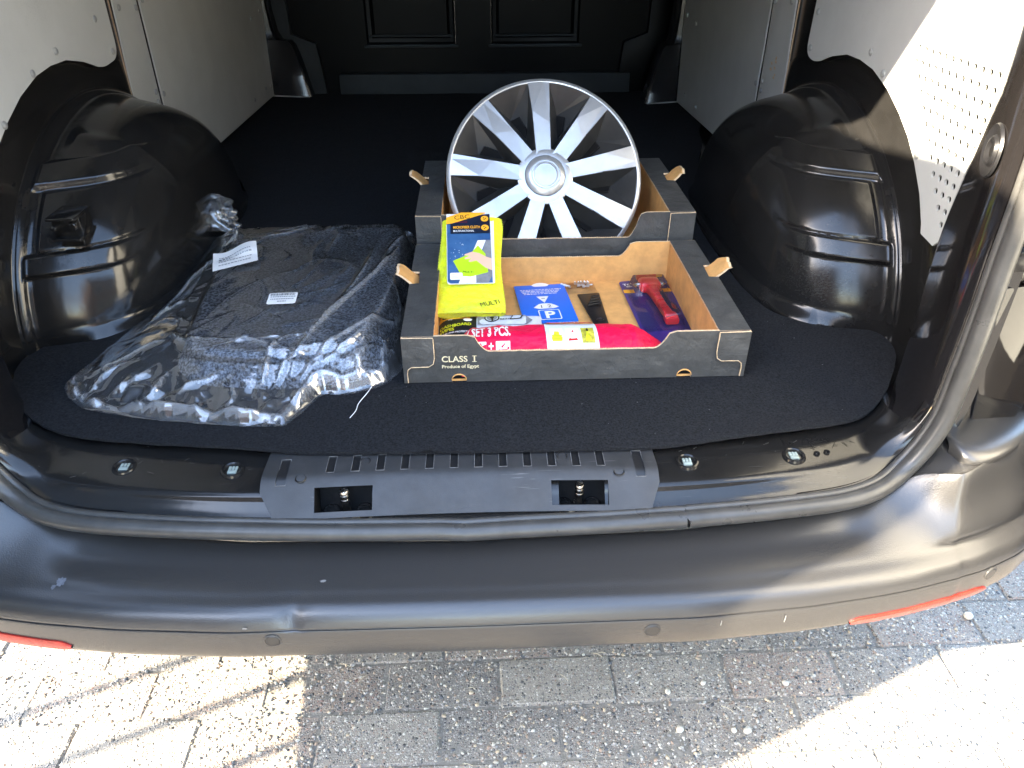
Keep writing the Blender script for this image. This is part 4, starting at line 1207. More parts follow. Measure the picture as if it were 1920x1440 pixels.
for y in np.linspace(0, CL * .985, 50):
    t = y / CL; l_, r_ = cloth_edge(t)
    ring = []
    for u in np.linspace(0, 1, 30): ring.append(tuple(cloth_pt(lerp(l_, r_, u), y + .004 * math.sin(u * 8) * (t < .05), .0085 * min(1, 6 * min(u, 1 - u)) ** .5)))
    for u in np.linspace(1, 0, 10): ring.append(tuple(cloth_pt(lerp(l_, r_, u), y, -.008 * min(1, 6 * min(u, 1 - u)) ** .5)))
    rows.append(ring)
mb.grid(rows, cv=True); mb.add(rows[0], [tuple(range(len(rows[0])))]); mb.add(rows[-1], [tuple(range(len(rows[-1])))])
cl_o = mb.build('cloth_pad', M['neon'], clo, angle=60)
zz = MB()
for sd in (0, 1):
    for k in range(64):
        y = CL * .97 * k / 64; t = y / CL; l_, r_ = cloth_edge(t); x = (l_ + .0012, r_ - .0012)[sd]
        p, q = cloth_pt(x - .0016, y, .0064), cloth_pt(x + .0016, y + .0016, .0066)
        zz.tube([p, q], .0006, 4)
tag(zz.build('hem_stitch', M['neon'], clo), kind='stuff')
pt = Print(lambda x, y, h: cloth_pt(x, y, h + .0098)); pt.text(.022, .014, 'MULTI', .0165, 'blackprint', .0, rot=.30, sx=.85); pt.build('printed_word', cl_o)
SLV = Frame(cb + cv_ * .072 + cn * .0125 - cu_ * .043, cu_, (cv_ * .178 + cn * -.006))
SW, SH = .096, .180
sv = MB(); ol = round2([(0, .004, .008), (.004, 0, .01), (SW - .004, 0, .004), (SW, SH - .004, .002), (0, SH, .002)], 4)
sv.prism([SLV(x, y, 0) for x, y in ol], SLV.w * -.0012, 0, 0, 0); slv = sv.build('card_sleeve', M['paper'], clo, smooth=False)
P_ = Print(lambda x, y, h: SLV(x, y, h))
P_.poly(round2([(.001, .006, .008), (.006, .001, .008), (SW - .008, .001), (SW - .008, SH - .006), (.001, SH - .012)], 3), 'bluepic')
P_.poly([(.062, .108), (.078, .108), (.052, .03), (.036, .001), (.022, .001)], 'white')              # car pillar
P_.poly([(.078, .108), (SW - .008, .108), (SW - .008, .05), (.066, .062)], 'greyprint')
P_.poly([(.030, .001), (.060, .001), (.066, .022), (.050, .03)], 'white')
P_.poly([(.056, .001), (.080, .001), (SW - .008, .018), (SW - .008, .038), (.056, .026)], 'greyprint')
P_.poly([(.012, .056), (.046, .073), (.062, .094), (.076, .072), (.080, .026), (.046, .016), (.028, .018)], 'lime')
P_.poly([(SW - .0085, .060), (.078, .064), (.064, .074), (.050, .078), (.036, .072), (.033, .069), (.045, .068), (.034, .062), (.036, .059), (.048, .061), (.042, .054), (.045, .052), (.058, .055), (.074, .038), (SW - .0085, .030)], 'skin')
P_.text(.030, .026, 'MULTI', .0075, 'blackprint', .0, rot=-.12)
for k in range(16):
    x, y = random.uniform(.003, .04), random.uniform(.062, .108); r_ = random.uniform(.0005, .0013)
    P_.poly(circle2(x, y, r_, 7), 'paleprint', k == 0)
P_.poly([(.008, SH - .030 - .025), (SW - .008, SH - .030 - .025), (SW - .008, SH - .004), (.008, SH - .012)], 'navy')
P_.poly([(.0, SH - .030), (.012, SH - .028), (SW - .016, SH - .003), (SW - .016, SH), (.030, SH + .001), (0, SH - .012)], 'orange')
P_.text(.016, SH - .0185, 'CBC', .0150, 'blackprint', .0, rot=.10, sx=1.1)
P_.rect(.018, SH - .0255, .042, SH - .0250, 'redprint', up=False)
P_.text(.0135, SH - .0425, 'MICROFIBER CLOTH', .0098, 'orange', .02, sx=.60)
P_.text(.0135, SH - .0515, 'MULTIFUNCTIONAL', .0072, 'white', .008, sx=.64)
for y in (SH - .018, SH - .042):
    P_.poly(circle2(SW - .0185, y, .0078, 20), 'orange')
    for dx_, dy_ in ((-.002, .002), (.0015, .0), (-.001, -.003)): P_.poly(circle2(SW - .0185 + dx_, y + dy_, .0014, 8), 'blackprint', dx_ == -.002)
P_.rect(.006, .007, .030, .024, 'white', .003)
for k in range(3): P_.rect(.010, .011 + .004 * k, .010 + .013 - .003 * k, .0118 + .004 * k, 'greyprint', up=k == 0)
P_.build('sleeve_print', slv)

# ---- dashboard wipes packet
dwr = thing('wipes_packet', 'flat printed packet of dashboard wipes under the yellow cloth', 'wipes packet', (.035, 1.245, .012))
def wip(x, y, h=0):
    """x from the left end, y up the packet from its near edge"""
    e = min(x, .196 - x, y, .098 - y)
    puff = .020 * (1 - math.exp(-max(0, e) / .014))
    return Vector((-.054 + x, 1.175 + y * .985, .016 + y * .22 + puff + .0012 * noise.noise(Vector((x * 50, y * 50, 5))) + h))
mb = MB(); mb.grid([[tuple(wip(x, y)) for y in np.linspace(0, .098, 26)] for x in np.linspace(0, .196, 50)])
mb.grid([[tuple(wip(x, y) * 1 - Vector((0, 0, 2 * (wip(x, y).z - .016 - y * .22) * .35))) for y in np.linspace(0, .098, 8)] for x in np.linspace(0, .196, 10)])
pkt = mb.build('packet_skin', M['paleprint'], dwr, angle=70)
def dense(poly, n=6):
    return [tuple(Vector(poly[i - 1]).lerp(Vector(poly[i]), (k + 1) / n)) for i in range(len(poly)) for k in range(n)]
P_ = Print(wip)
def strip(P_, x0, x1, y0, y1, m, n=14, k=8):
    P_.h += P_.step
    g = [[P_.fr(x, y, P_.h) for y in np.linspace(y0, y1, k)] for x in np.linspace(x0, x1, n)]
    P_.mb.grid([[tuple(p) for p in r_] for r_ in g], P_.mi(m))
strip(P_, .001, .072, .020, .090, 'blackprint')
strip(P_, .001, .060, .074, .094, 'orange')
P_.h += .0006
P_.text(.006, .0765, 'CBC', .018, 'blackprint', .012, sx=1.15)
P_.text(.003, .0505, 'DASHBOARD', .0105, 'yellowprint', .03, sx=.94); P_.text(.003, .0400, 'WIPES', .0105, 'yellowprint', .03, sx=.94)
P_.text(.003, .0325, 'CARES AND PROTECTS', .0052, 'white', .02)
P_.poly(circle2(.0555, .0665, .0085, 18, .0048), 'white')
strip(P_, .074, .165, .050, .090, 'paleprint')
P_.h += .0006
P_.poly([(.074, .074), (.110, .080), (.165, .078), (.178, .066), (.165, .050), (.074, .050)], 'greyprint')
for r_, m in ((.0145, 'blackprint'), (.0118, 'paleprint'), (.0104, 'greyprint'), (.004, 'blackprint')): P_.poly(circle2(.101, .070, r_, 22, r_ * .95), m)
P_.poly([(.1005, .070), (.1025, .070), (.111, .079), (.109, .080)], 'blackprint'); P_.poly([(.1005, .071), (.1025, .071), (.1035, .058), (.1000, .058)], 'blackprint', False)
P_.poly([(.134, .062), (.156, .063), (.160, .077), (.140, .077)], 'blackprint'); P_.poly([(.137, .064), (.1535, .065), (.157, .075), (.1415, .075)], 'paleprint')
for k in range(7): P_.rect(.116 + .003 * k, .060 + .0005 * k, .1175 + .003 * k, .066, 'blackprint', up=k == 0)
P_.build('packet_print', pkt)

# ---- red pouch lying along the front wall
PX0, PX1 = -.050, .366
pou = thing('safety_set_pouch', 'long pink-red fabric pouch marked SET 3 PCS along the crate front', 'pouch', ((PX0 + PX1) / 2, 1.15, .011))
def pouch(x, s, h=0.0):
    """s 0..1 runs from the near foot over the top to the far foot"""
    t = (x - PX0) / (PX1 - PX0)
    e = min(1, t / .03 + .15, (1 - t) / .16 + .02) ** .6
    th = math.pi * (s * 1.10 - .05)
    ww = .054 * (.85 + .15 * e); hh = .060 * e * (.86 + .18 * math.sin(math.pi * min(1, max(0, t)) ** .8)) * (.55 + .45 * float(smooth01((t - .075) / .075)))
    yc = 1.158 - .004 * math.sin(t * 5) - .006 * (t > .85) * (t - .85) / .15
    wr = .0022 * noise.noise(Vector((x * 26, s * 7, 1))) + .0016 * noise.noise(Vector((x * 60 + s * 30, s * 12, 7)))
    wr *= 1 - .8 * math.exp(-((x - .185) / .05) ** 2)
    n_ = Vector((0, -math.cos(th), math.sin(th)))
    p = Vector((x, yc - ww * math.copysign(abs(math.cos(th)) ** .8, math.cos(th)), .011 + max(0, hh * math.copysign(abs(math.sin(th)) ** .75, math.sin(th)))))
    return p + n_ * (wr + h)
mb = MB(); G = [[tuple(pouch(x, s)) for s in np.linspace(0, 1, 36)] for x in np.linspace(PX0, PX1, 110)]
mb.grid(G); mb.add(G[0], [tuple(range(36))]); mb.add(G[-1], [tuple(range(36))]); mb.grid([[g[0] for g in G], [g[-1] for g in G]])
po = mb.build('pouch_body', M['pink'], pou, angle=70)
# paper band with the three little pictures
mb = MB()
def bandx(u, s): return lerp(.140, .232, u) + (.5 - s) * .006
mb.grid([[tuple(pouch(bandx(u, s), s, .0013)) for s in np.linspace(.06, .66, 26)] for u in np.linspace(0, 1, 20)])
bd = mb.build('paper_band', M['palelabel'], pou, angle=70)
def bandf(u, v, h=0): return pouch(bandx(u, .06 + .60 * v), .06 + .60 * v, .0014 + h)
P_ = Print(bandf)
for u0, m in ((.08, 'white'), (.38, 'white'), (.68, 'olive')):
    strip(P_, u0, u0 + .25, .44, .74, m, 6, 8); P_.h -= P_.step
P_.h += .0008
P_.poly([(.11, .48), (.30, .48), (.31, .56), (.26, .60), (.25, .68), (.16, .68), (.14, .60), (.10, .56)], 'yellowprint')
for v in (.52, .58): P_.rect(.105, v, .305, v + .02, 'lime', up=v == .52)
P_.poly([(.41, .48), (.60, .49), (.52, .71)], 'redprint'); P_.poly([(.46, .52), (.565, .525), (.518, .645)], 'white')
P_.poly([(.74, .47), (.86, .48), (.83, .60), (.79, .68), (.77, .60)], 'yellowprint'); P_.poly(circle2(.80, .69, .025, 8, .03), 'blackprint')
strip(P_, .05, .95, .86, .97, 'redprint', 10, 5); P_.h += .0004
P_.text(.30, .885, 'SAFETY', .09, 'palelabel', .02, sx=1.4)
P_.build('band_print', bd)
def pf(x, y, h=0): return pouch(x, .50 + (y / .1), h)
P_ = Print(pf, base=.0008)
P_.text(-.004, -.005, 'Y SET 3 PCS.', .0170, 'white', .03, sx=.90)
P_.rect(.0150, -.0245, .0355, -.0120, 'white', .001); P_.rect(.0520, -.0245, .0770, -.0120, 'white', .001, up=False)
P_.poly([(.018, -.0230), (.0330, -.0230), (.0255, -.0135)], 'pink'); P_.poly([(.0205, -.0218), (.0305, -.0218), (.0255, -.0155)], 'white')
P_.rect(.0565, -.0225, .0725, -.0140, 'pink', .001); P_.rect(.0572, -.0219, .0718, -.0146, 'white', .001); P_.poly([(.061, -.019), (.063, -.0205), (.069, -.0155), (.068, -.0148)], 'pink')
P_.rect(.0395, -.0190, .0480, -.0170, 'white'); P_.rect(.0428, -.0222, .0447, -.0138, 'white', up=False)
P_.rect(.019, -.031, .036, -.0295, 'white')
P_.build('pouch_print', po)

# ---- blue parking disc
Z1 = .0125
dsc = thing('parking_disc', 'flat blue parking disc with a white P', 'parking disc', (.16, 1.38, Z1))
dv_ = Vector((-.040, .163, 0)); dv_ = dv_.normalized()
DF = Frame((.1115, 1.287, Z1), (1, .085, 0), (-.225, .974, 0))
DW, DH = .108, .168
ol = round2([(0, 0, .003), (DW, 0, .003), (DW, DH, .003), (DW * .70, DH, .004), (DW * .66, DH - .008, .004), (DW * .40, DH - .008, .004), (DW * .34, DH, .004), (0, DH, .003)], 3)
mb = MB(); mb.prism([DF(x, y, .0022) for x, y in ol], (0, 0, -.002), 0); db = mb.build('disc_card', M['disc'], dsc, smooth=False)
MB().prism([DF(x, y, .0012) for x, y in circle2(DW * .53, DH - .010, .022, 20)], (0, 0, -.0006), 0).build('inner_wheel', M['white'], dsc, smooth=False)
P_ = Print(lambda x, y, h: DF(x, y, h + .0022))
words_ = ['SET IT WHEN YOU ARRIVE AND PUT IT', 'BEHIND THE WINDSCREEN SO IT CAN BE', 'READ FROM OUTSIDE']
for k in range(4):
    x = .010 + .002 * k
    while x < DW - .012 - .006 * k:
        w_ = random.uniform(.003, .010); P_.rect(x, DH - .025 - .0065 * k, min(x + w_, DW - .010), DH - .0225 - .0065 * k, 'white', up=(x < .012)); x += w_ + .0018
P_.poly([(.040, .112), (.066, .112), (.053, .083)], 'white'); P_.rect(.049, .1005, .057, .1025, 'blackprint')
P_.poly([(.040, .077), (.047, .079), (.059, .079), (.066, .077), (.080, .062), (.068, .056), (.038, .056), (.027, .062)], 'white')
P_.text(.0395, .0595, '1', .018, 'blackprint', .0); P_.text(.0560, .0600, '2', .018, 'blackprint', .0, up=False); P_.text(.0285, .0625, "'", .014, 'blackprint', .0, up=False)
P_.rect(.0335, .008, .0775, .050, 'white', .005); P_.rect(.0358, .0103, .0752, .0477, 'disc', .004)
P_.text(.0445, .0148, 'P', .040, 'white', .03, sx=1.05)
P_.build('disc_print', db)

# ---- black ice scraper
scr = thing('ice_scraper', 'black plastic ice scraper with raised ridges', 'ice scraper', (.255, 1.35, Z1))
SF = Frame((.2465, 1.268, Z1), (1, .06, 0), (-.055, 1, 0))
mb = MB(); ol = round2([(.001, 0, .004), (.029, 0, .004), (.0385, .148, .002), (-.0085, .144, .002)], 3)
mb.prism([SF(x, y, .0055 - .004 * max(0, (y - .12) / .03)) for x, y in ol], (0, 0, -.0035), 0); sb_ = mb.build('scraper_body', M['black'], scr, bevel=.001)
for k in range(4):
    mb = MB(); p, q = SF(.004 + .004 * k, .086 + .012 * k, .0058), SF(.032 + .0005 * k, .093 + .011 * k, .0058)
    mb.tube([p, (p + q) / 2 + Vector((0, 0, .0006)), q], .0022, 8); mb.build('grip_ridge', M['black'], sb_)
mb = MB(); mb.lathe([(.0085, 0), (.008, .0014), (.006, .0014), (.0055, .0004), (.0001, .0004)], SF(.0165, .022, .0055), (0, 0, 1), 18); mb.build('raised_badge', M['black'], sb_)

# ---- little bag of white valve caps
vb = thing('plug_bag', 'tiny clear bag of white plugs above the ice scraper', 'bag', (.245, 1.445, Z1))
VF = Frame((.205, 1.415, Z1), (1, .04, 0), (-.06, 1, 0))
mb = MB(); mb.grid([[tuple(VF(x, y, .0015 + .008 * math.sin(math.pi * x / .068) * math.sin(math.pi * y / .058) + .001 * noise.noise(Vector((x * 150, y * 150, 0))))) for y in np.linspace(0, .058, 20)] for x in np.linspace(0, .068, 22)]); mb.build('bag_film', M['blister'], vb, angle=70)
for k, (x, y, a, l_) in enumerate([(.008, .034, 2.3, .019), (.014, .028, 2.25, .020), (.027, .043, 1.5, .012), (.034, .043, 1.45, .012), (.041, .044, 1.6, .012), (.048, .045, 1.5, .012), (.055, .045, 1.55, .011), (.030, .034, .3, .018), (.040, .031, -.1, .016), (.050, .036, .1, .014)]):
    p = VF(x, y, .003); d_ = VF.u * math.cos(a) + VF.v * math.sin(a)
    mb = MB(); mb.lathe([(.0001, 0), (.0030, .0003), (.0030, l_ * .35), (.0018, l_ * .4), (.0018, l_ * .9), (.0001, l_)], p, d_, 10); mb.build('white_plug', M['white'], vb)

# ---- emergency hammer on its blister card
hm = thing('emergency_hammer', 'red emergency hammer in a clear blister on a purple card', 'hammer', (.36, 1.36, Z1))
HF = Frame((.338, 1.196, Z1), (1, .045, 0), (-.165, 1, 0))
HWD, HH = .104, .275
mb = MB(); ol = round2([(0, 0, .006), (HWD, 0, .006), (HWD, HH, .008), (HWD * .80, HH + .004, .006), (HWD * .25, HH + .002, .006), (0, HH - .002, .008)], 4)
mb.prism([HF(x, y, .0014) for x, y in ol], (0, 0, -.001), 0); hc = mb.build('backing_card', M['purple'], hm, smooth=False)
P_ = Print(lambda x, y, h: HF(x, y, h + .0014))
P_.rect(.001, HH - .058, .024, HH - .042, 'orange'); P_.rect(HWD - .024, HH - .058, HWD - .001, HH - .042, 'orange', up=False)
P_.text(.006, HH - .024, 'TO', .014, 'paper', .02); P_.rect(.012, HH - .031, .024, HH - .027, 'paper')
P_.poly(circle2(.080, .016, .005, 16), 'paper'); P_.poly(circle2(.080, .016, .0036, 16), 'purple')
P_.build('card_print', hc)
def rbar(mb, pts, n=12):
    """a bar with a rounded-rectangle section through (x, y, half width, z0, z1)"""
    rows = []
    for x, y, w_, z0_, z1_ in pts:
        zc, hz = (z0_ + z1_) / 2, (z1_ - z0_) / 2
        rows.append([tuple(HF(x + w_ * math.copysign(abs(math.cos(t)) ** .5, math.cos(t)), y, zc + hz * math.copysign(abs(math.sin(t)) ** .5, math.sin(t)))) for t in np.linspace(0, 2 * math.pi, 20, endpoint=False)])
    mb.grid(rows, cv=True); mb.add(rows[0], [tuple(range(20))]); mb.add(rows[-1], [tuple(range(20))])
mb = MB(); rbar(mb, [(.064, .070, .0135, .004, .018), (.064, .082, .014, .004, .021), (.064, .092, .013, .004, .021), (.063, .100, .0095, .004, .019), (.060, .138, .0085, .004, .019), (.058, .175, .0090, .004, .020), (.056, .203, .0105, .004, .022), (.055, .211, .013, .004, .023)])
hn = mb.build('hammer_handle', M['redplastic'], hm, angle=50)
mb = MB(); rbar(mb, [(.055, .210, .0205, .004, .025), (.055, .213, .022, .003, .028), (.055, .238, .022, .003, .028), (.055, .242, .0205, .005, .025)]); hh = mb.build('hammer_head', M['redplastic'], hm, angle=50)
for k in range(5):
    a, b = HF(.051, .113 + .016 * k, .0197), HF(.0655, .116 + .016 * k, .0197)
    mb = MB(); mb.tube([a, (a + b) / 2 + Vector((0, 0, .0008)), b], .0016, 6); mb.build('grip_rib', M['redplastic'], hn)
for s_ in (-1, 1):
    mb = MB(); c = HF(.055 + s_ * .022, .226, .016); mb.lathe([(.0062, -.002), (.0062, .006), (.0045, .008), (.0001, .014)], c, HF.u * s_, 16); mb.build('steel_tip', M['steel'], hm)
mb = MB(); p = HF(.047, .086, .0255); mb.tube([HF(.053, .074, .0185), HF(.075, .082, .0195)], .0013, 6); mb.build('belt_blade', M['steel'], hm)
bl = MB()
def blis(x, y):
    """vacuum-formed dome following the hammer, with a flat brim"""
    cx = lerp(.064, .055, min(1, max(0, (y - .07) / .14)))
    hw = .019 + (.022 * smooth01((y - .197) / .014)) + .006 * smooth01((.125 - y) / .03)
    e = hw - abs(x - cx); ey = min(y - .058, .252 - y)
    return .0018 + .029 * float(smooth01(min(e, ey) / .009))
bl.grid([[tuple(HF(x, y, blis(x, y))) for y in np.linspace(.05, .262, 80)] for x in np.linspace(.006, .100, 48)])
bl.build('clear_blister', M['blister'], hm, angle=60)

# ---- dark mat in its clear plastic bag
MATP = [(-.575, 1.715), (-.36, 1.722), (-.135, 1.705), (-.118, 1.62), (-.122, 1.35), (-.145, 1.16), (-.185, 1.105), (-.33, 1.085), (-.47, 1.105), (-.525, 1.16), (-.55, 1.35)]
MATO = round2([(*p, .04) for p in MATP], 5)
def math_(P, d):
    return .008 + (.052 + .010 * np.sin((P[..., 0] + .35) * 4) + .006 * nz_(P, 5, 8)) * smooth01(d / .035) ** .6
V, F = sheet(MATO, .008, lambda P, d: math_(P, d) - .004 + .0016 * nz_(P, 190, 3))
fm = MB(); fm.add(V, F)
flm = fm.build('floor_mat', M['mat_fleck'], None, angle=80)
tag(flm, 'dark flecked floor mat folded inside the clear plastic bag', 'floor mat')
BAGP = [(-.640, 1.775), (-.50, 1.785), (-.30, 1.788), (-.145, 1.765), (-.108, 1.66), (-.109, 1.45), (-.110, 1.30), (-.113, 1.16), (-.135, 1.105), (-.165, 1.078), (-.215, 1.062), (-.245, 1.062), (-.268, 1.02), (-.285, .985), (-.310, .976), (-.40, .985), (-.52, 1.005), (-.61, 1.03), (-.655, 1.055), (-.690, 1.095), (-.697, 1.135), (-.680, 1.21), (-.655, 1.33), (-.640, 1.42), (-.632, 1.60)]
bo = crom(np.array(BAGP + [BAGP[0]]), 8)[:-1]
bo = np.array([(x + .003 * noise.noise(Vector((x * 40, y * 40, 3))), y + .003 * noise.noise(Vector((x * 40, y * 40, 9)))) for x, y in bo])
CRE = []
rr = random.Random(5)
def crease(x0, y0, x1, y1, h, w): CRE.append((x0, y0, x1, y1, h, w))
# folds read off the real bag: long ones from the front fan up over the mat
for c in [(-.30, 1.02, -.14, 1.62, .012, .006), (-.28, 1.05, -.20, 1.60, .009, .005), (-.29, 1.03, -.10, 1.34, .012, .006), (-.27, 1.06, -.16, 1.22, .010, .005), (-.46, 1.12, -.24, 1.19, .007, .004), (-.50, 1.18, -.26, 1.10, .006, .004), (-.33, 1.05, -.24, 1.15, .010, .004), (-.36, 1.04, -.30, 1.17, .010, .005), (-.52, 1.66, -.20, 1.72, .006, .004), (-.56, 1.60, -.30, 1.71, .006, .004), (-.40, 1.64, -.24, 1.70, .005, .004), (-.32, 1.68, -.29, 1.55, .006, .004), (-.13, 1.70, -.17, 1.45, .008, .005), (-.16, 1.40, -.115, 1.20, .010, .005), (-.63, 1.33, -.50, 1.62, .012, .006), (-.64, 1.30, -.54, 1.36, .012, .006), (-.62, 1.30, -.50, 1.25, .010, .005), (-.58, 1.24, -.44, 1.15, .008, .005), (-.68, 1.14, -.52, 1.20, .010, .006), (-.66, 1.07, -.58, 1.16, .012, .005), (-.60, 1.05, -.54, 1.13, .012, .005), (-.55, 1.03, -.49, 1.10, .011, .005), (-.48, 1.02, -.42, 1.10, .011, .005), (-.40, 1.00, -.38, 1.07, .011, .005), (-.21, 1.07, -.15, 1.15, .012, .006), (-.17, 1.085, -.19, 1.16, .011, .005), (-.13, 1.12, -.17, 1.18, .011, .005)]:
    crease(*c)
for k in range(70):
    x, y = rr.uniform(-.66, -.12), rr.uniform(1.0, 1.75); a = rr.gauss(1.0, .7); l_ = rr.uniform(.03, .12)
    crease(x - math.cos(a) * l_, y - math.sin(a) * l_, x + math.cos(a) * l_, y + math.sin(a) * l_, rr.uniform(.0015, .004), rr.uniform(.002, .0045))
def facets(P, sp, seed, ax=1.0, ang=0.0):
    """heights of a randomly creased sheet: flat triangles between scattered points, values in -1..1"""
    from mathutils.geometry import delaunay_2d_cdt
    g = np.random.default_rng(seed)
    ca, sa = math.cos(ang), math.sin(ang)
    Q = np.stack([(P[..., 0] * ca + P[..., 1] * sa) * ax, -P[..., 0] * sa + P[..., 1] * ca], -1)
    lo, hi = Q.reshape(-1, 2).min(0) - 2 * sp, Q.reshape(-1, 2).max(0) + 2 * sp
    n = int((hi[0] - lo[0]) * (hi[1] - lo[1]) / sp ** 2)
    pts = g.uniform(lo, hi, (n, 2)); val = g.uniform(-1, 1, n)
    vs, _, fs, *_r = delaunay_2d_cdt([Vector(p) for p in pts], [], [], 0, 1e-9, False)
    out = np.zeros(P.shape[:-1]); pts = np.array([v[:] for v in vs]); fx, fy = Q[..., 0], Q[..., 1]
    flat = out.reshape(-1); X_, Y_ = fx.reshape(-1), fy.reshape(-1)
    order = np.argsort(X_); Xs = X_[order]
    for f in fs:
        a, b, c = pts[f[0]], pts[f[1]], pts[f[2]]
        k0, k1 = np.searchsorted(Xs, min(a[0], b[0], c[0])), np.searchsorted(Xs, max(a[0], b[0], c[0]))
        if k1 <= k0: continue
        idx = order[k0:k1]; y = Y_[idx]; idx = idx[(y >= min(a[1], b[1], c[1])) & (y <= max(a[1], b[1], c[1]))]
        if not len(idx): continue
        x, y = X_[idx], Y_[idx]
        det = (b[1] - c[1]) * (a[0] - c[0]) + (c[0] - b[0]) * (a[1] - c[1])
        if abs(det) < 1e-12: continue
        l0 = ((b[1] - c[1]) * (x - c[0]) + (c[0] - b[0]) * (y - c[1])) / det; l1 = ((c[1] - a[1]) * (x - c[0]) + (a[0] - c[0]) * (y - c[1])) / det; l2 = 1 - l0 - l1
        m_ = (l0 >= -1e-6) & (l1 >= -1e-6) & (l2 >= -1e-6)
        flat[idx[m_]] = (l0 * val[f[0]] + l1 * val[f[1]] + l2 * val[f[2]])[m_]
    return flat.reshape(out.shape)
CZ = [0]
def bagh(P, d):
    ins = inside(P, MATO); dm, _ = edge_dist(P, MATO)
    dm = np.where(ins, 0, dm)
    fr_ = d / (d + dm + 1e-6)
    top = .006 + .052
    base = np.where(ins, .008 + (.052 + .010 * np.sin((P[..., 0] + .35) * 4) + .006 * nz_(P, 5, 8)) * smooth01(np.where(ins, edge_dist(P, MATO)[0], 0) / .035) ** .6 + .0025, 0)
    slope = .004 + .050 * fr_ ** 1.15
    base = np.maximum(base, np.where(ins, 0, slope * .85))
    base = np.maximum(base, .05 * ins * smooth01(dm + d / .05))
    am = smooth01(dm / .03) * .66 + .07 + .40 * smooth01((1.13 - P[..., 1]) / .08)
    rg = np.zeros(d.shape)
    if d.size > 4:
        rg = .010 * facets(P, .075, 3, 1.6, .6) + .0085 * facets(P, .036, 4, 1.7, -.5) * (.35 + .65 * smooth01((1.16 - P[..., 1]) / .08)) + .0030 * facets(P, .018, 5, 1.6, .9) * smooth01((1.12 - P[..., 1]) / .06)
        for _ in range(1):
            rg[1:-1, 1:-1] = (rg[1:-1, 1:-1] * 2 + rg[:-2, 1:-1] + rg[2:, 1:-1] + rg[1:-1, :-2] + rg[1:-1, 2:]) / 6
    h = base + rg * am * .9
    CZ[0] = np.zeros(d.shape)
    for x0, y0, x1, y1, hh_, w_ in CRE:
        a = np.array([x0, y0]); ab = np.array([x1 - x0, y1 - y0]); t = ((P - a) @ ab) / (ab @ ab)
        tc_ = np.clip(t, 0, 1); bend = .012 * np.sin(tc_ * 5 + x0 * 40)
        nrm = np.array([-ab[1], ab[0]]) / np.linalg.norm(ab)
        q = a + tc_[..., None] * ab + bend[..., None] * nrm
        dist = np.linalg.norm(P - q, axis=-1)
        cz = np.exp(-dist / w_) * np.sin(np.pi * np.clip(t * .9 + .05, 0, 1))
        h += hh_ * cz
        CZ[0] = np.maximum(CZ[0], cz * min(1, hh_ / .007)) if d.size > 4 else 0
    seam = (.012 + .004 * nz_(P, 60, 11)) * np.exp(-((d - .016) / .009) ** 2) * (P[..., 1] < 1.16)
    h += seam
    k_ = smooth01(d / .012)
    return .006 + np.maximum(h - .004, 0.001) * k_ + .0008
def bagh_keep(P, d):
    h = bagh(P, d); CZ.append((P.copy(), CZ[0] + .9 * np.exp(-((d - .014) / .006) ** 2) * (P[..., 1] < 1.12)))
    return h
V, F = sheet(bo, .0035, bagh_keep)
_lo = CZ[-1][0]; _cz = {(round(float(p[0]), 5), round(float(p[1]), 5)): float(c) for p, c in zip(_lo.reshape(-1, 2), CZ[-1][1].reshape(-1))}
VC = np.array([_cz[(round(float(v[0]), 5), round(float(v[1]), 5))] for v in V])
FC_ = VC[F].mean(1)
bg_ = thing('plastic_bag', 'crumpled clear plastic bag wrapped round the dark mat', 'plastic bag', (-.38, 1.35, .006))
mb = MB(); mb.add(V, F[FC_ <= .42], 0); mb.add(V, F[FC_ > .42], 1)
film = mb.build('bag_film', [M['film'], M['film_fold']], bg_, angle=75)
# gathered neck standing up at the back corner
nk = []
for q in range(16):
    t = q / 15; c = Vector((-.600 - .020 * t, 1.735 + .03 * t, .045 + .072 * t))
    r_ = .036 * (1 - t) ** .7 + .013 + .016 * math.exp(-((t - .75) / .2) ** 2) - .012 * (t > .95)
    nk.append([tuple(c + Vector((math.cos(a) * r_ * 1.1, math.sin(a) * r_ * .6, .006 * math.sin(a * 3))) * (1 + .32 * noise.noise(Vector((math.cos(a) * 1.7, math.sin(a) * 1.7, q * .35))) + .12 * math.sin(a * 7 + q))) for a in np.linspace(0, 2 * math.pi, 40, endpoint=False)])
mb = MB(); mb.grid(nk, cv=True); mb.build('gathered_neck', M['film'], bg_, angle=50)
# labels
def bagz(x, y):
    P = np.array([[[x, y]]]); d, _ = edge_dist(P, bo); return float(bagh(P, d)[0, 0])
def sticker(cx, cy, u, v, w_, h_, lift, bend=0.0):
    z = bagz(cx, cy) + lift
    return Frame((cx, cy, z), u, v)
LF = sticker(-.352, 1.298, (1, .03, .01), (-.02, 1, .10), .09, .05, .010)
mb = MB(); mb.prism([LF(x, y, 0) for x, y in round2([(-.027, -.018, .003), (.027, -.018, .003), (.027, .020, .003), (-.027, .020, .003)], 3)], (0, 0, -.0006), 0); st = mb.build('barcode_sticker', M['white'], bg_, smooth=False)
P_ = Print(LF); x = -.024
while x < .023:
    w_ = random.choice((.0007, .0011, .0018)); P_.rect(x, .010, x + w_, .0175, 'blackprint', up=x == -.024); x += w_ + random.choice((.0007, .0012))
for k, (y, l_) in enumerate(((.004, .046), (-.004, .044), (-.012, .016))):
    x = -l_ / 2
    while x < l_ / 2:
        w_ = random.uniform(.0015, .0045); P_.rect(x, y, x + w_, y + .0032, 'greyprint', up=False); x += w_ + .0009
P_.build('sticker_print', st)
LF2 = sticker(-.494, 1.505, (1, .25, .05), (-.05, 1, .12), .1, .08, .013)
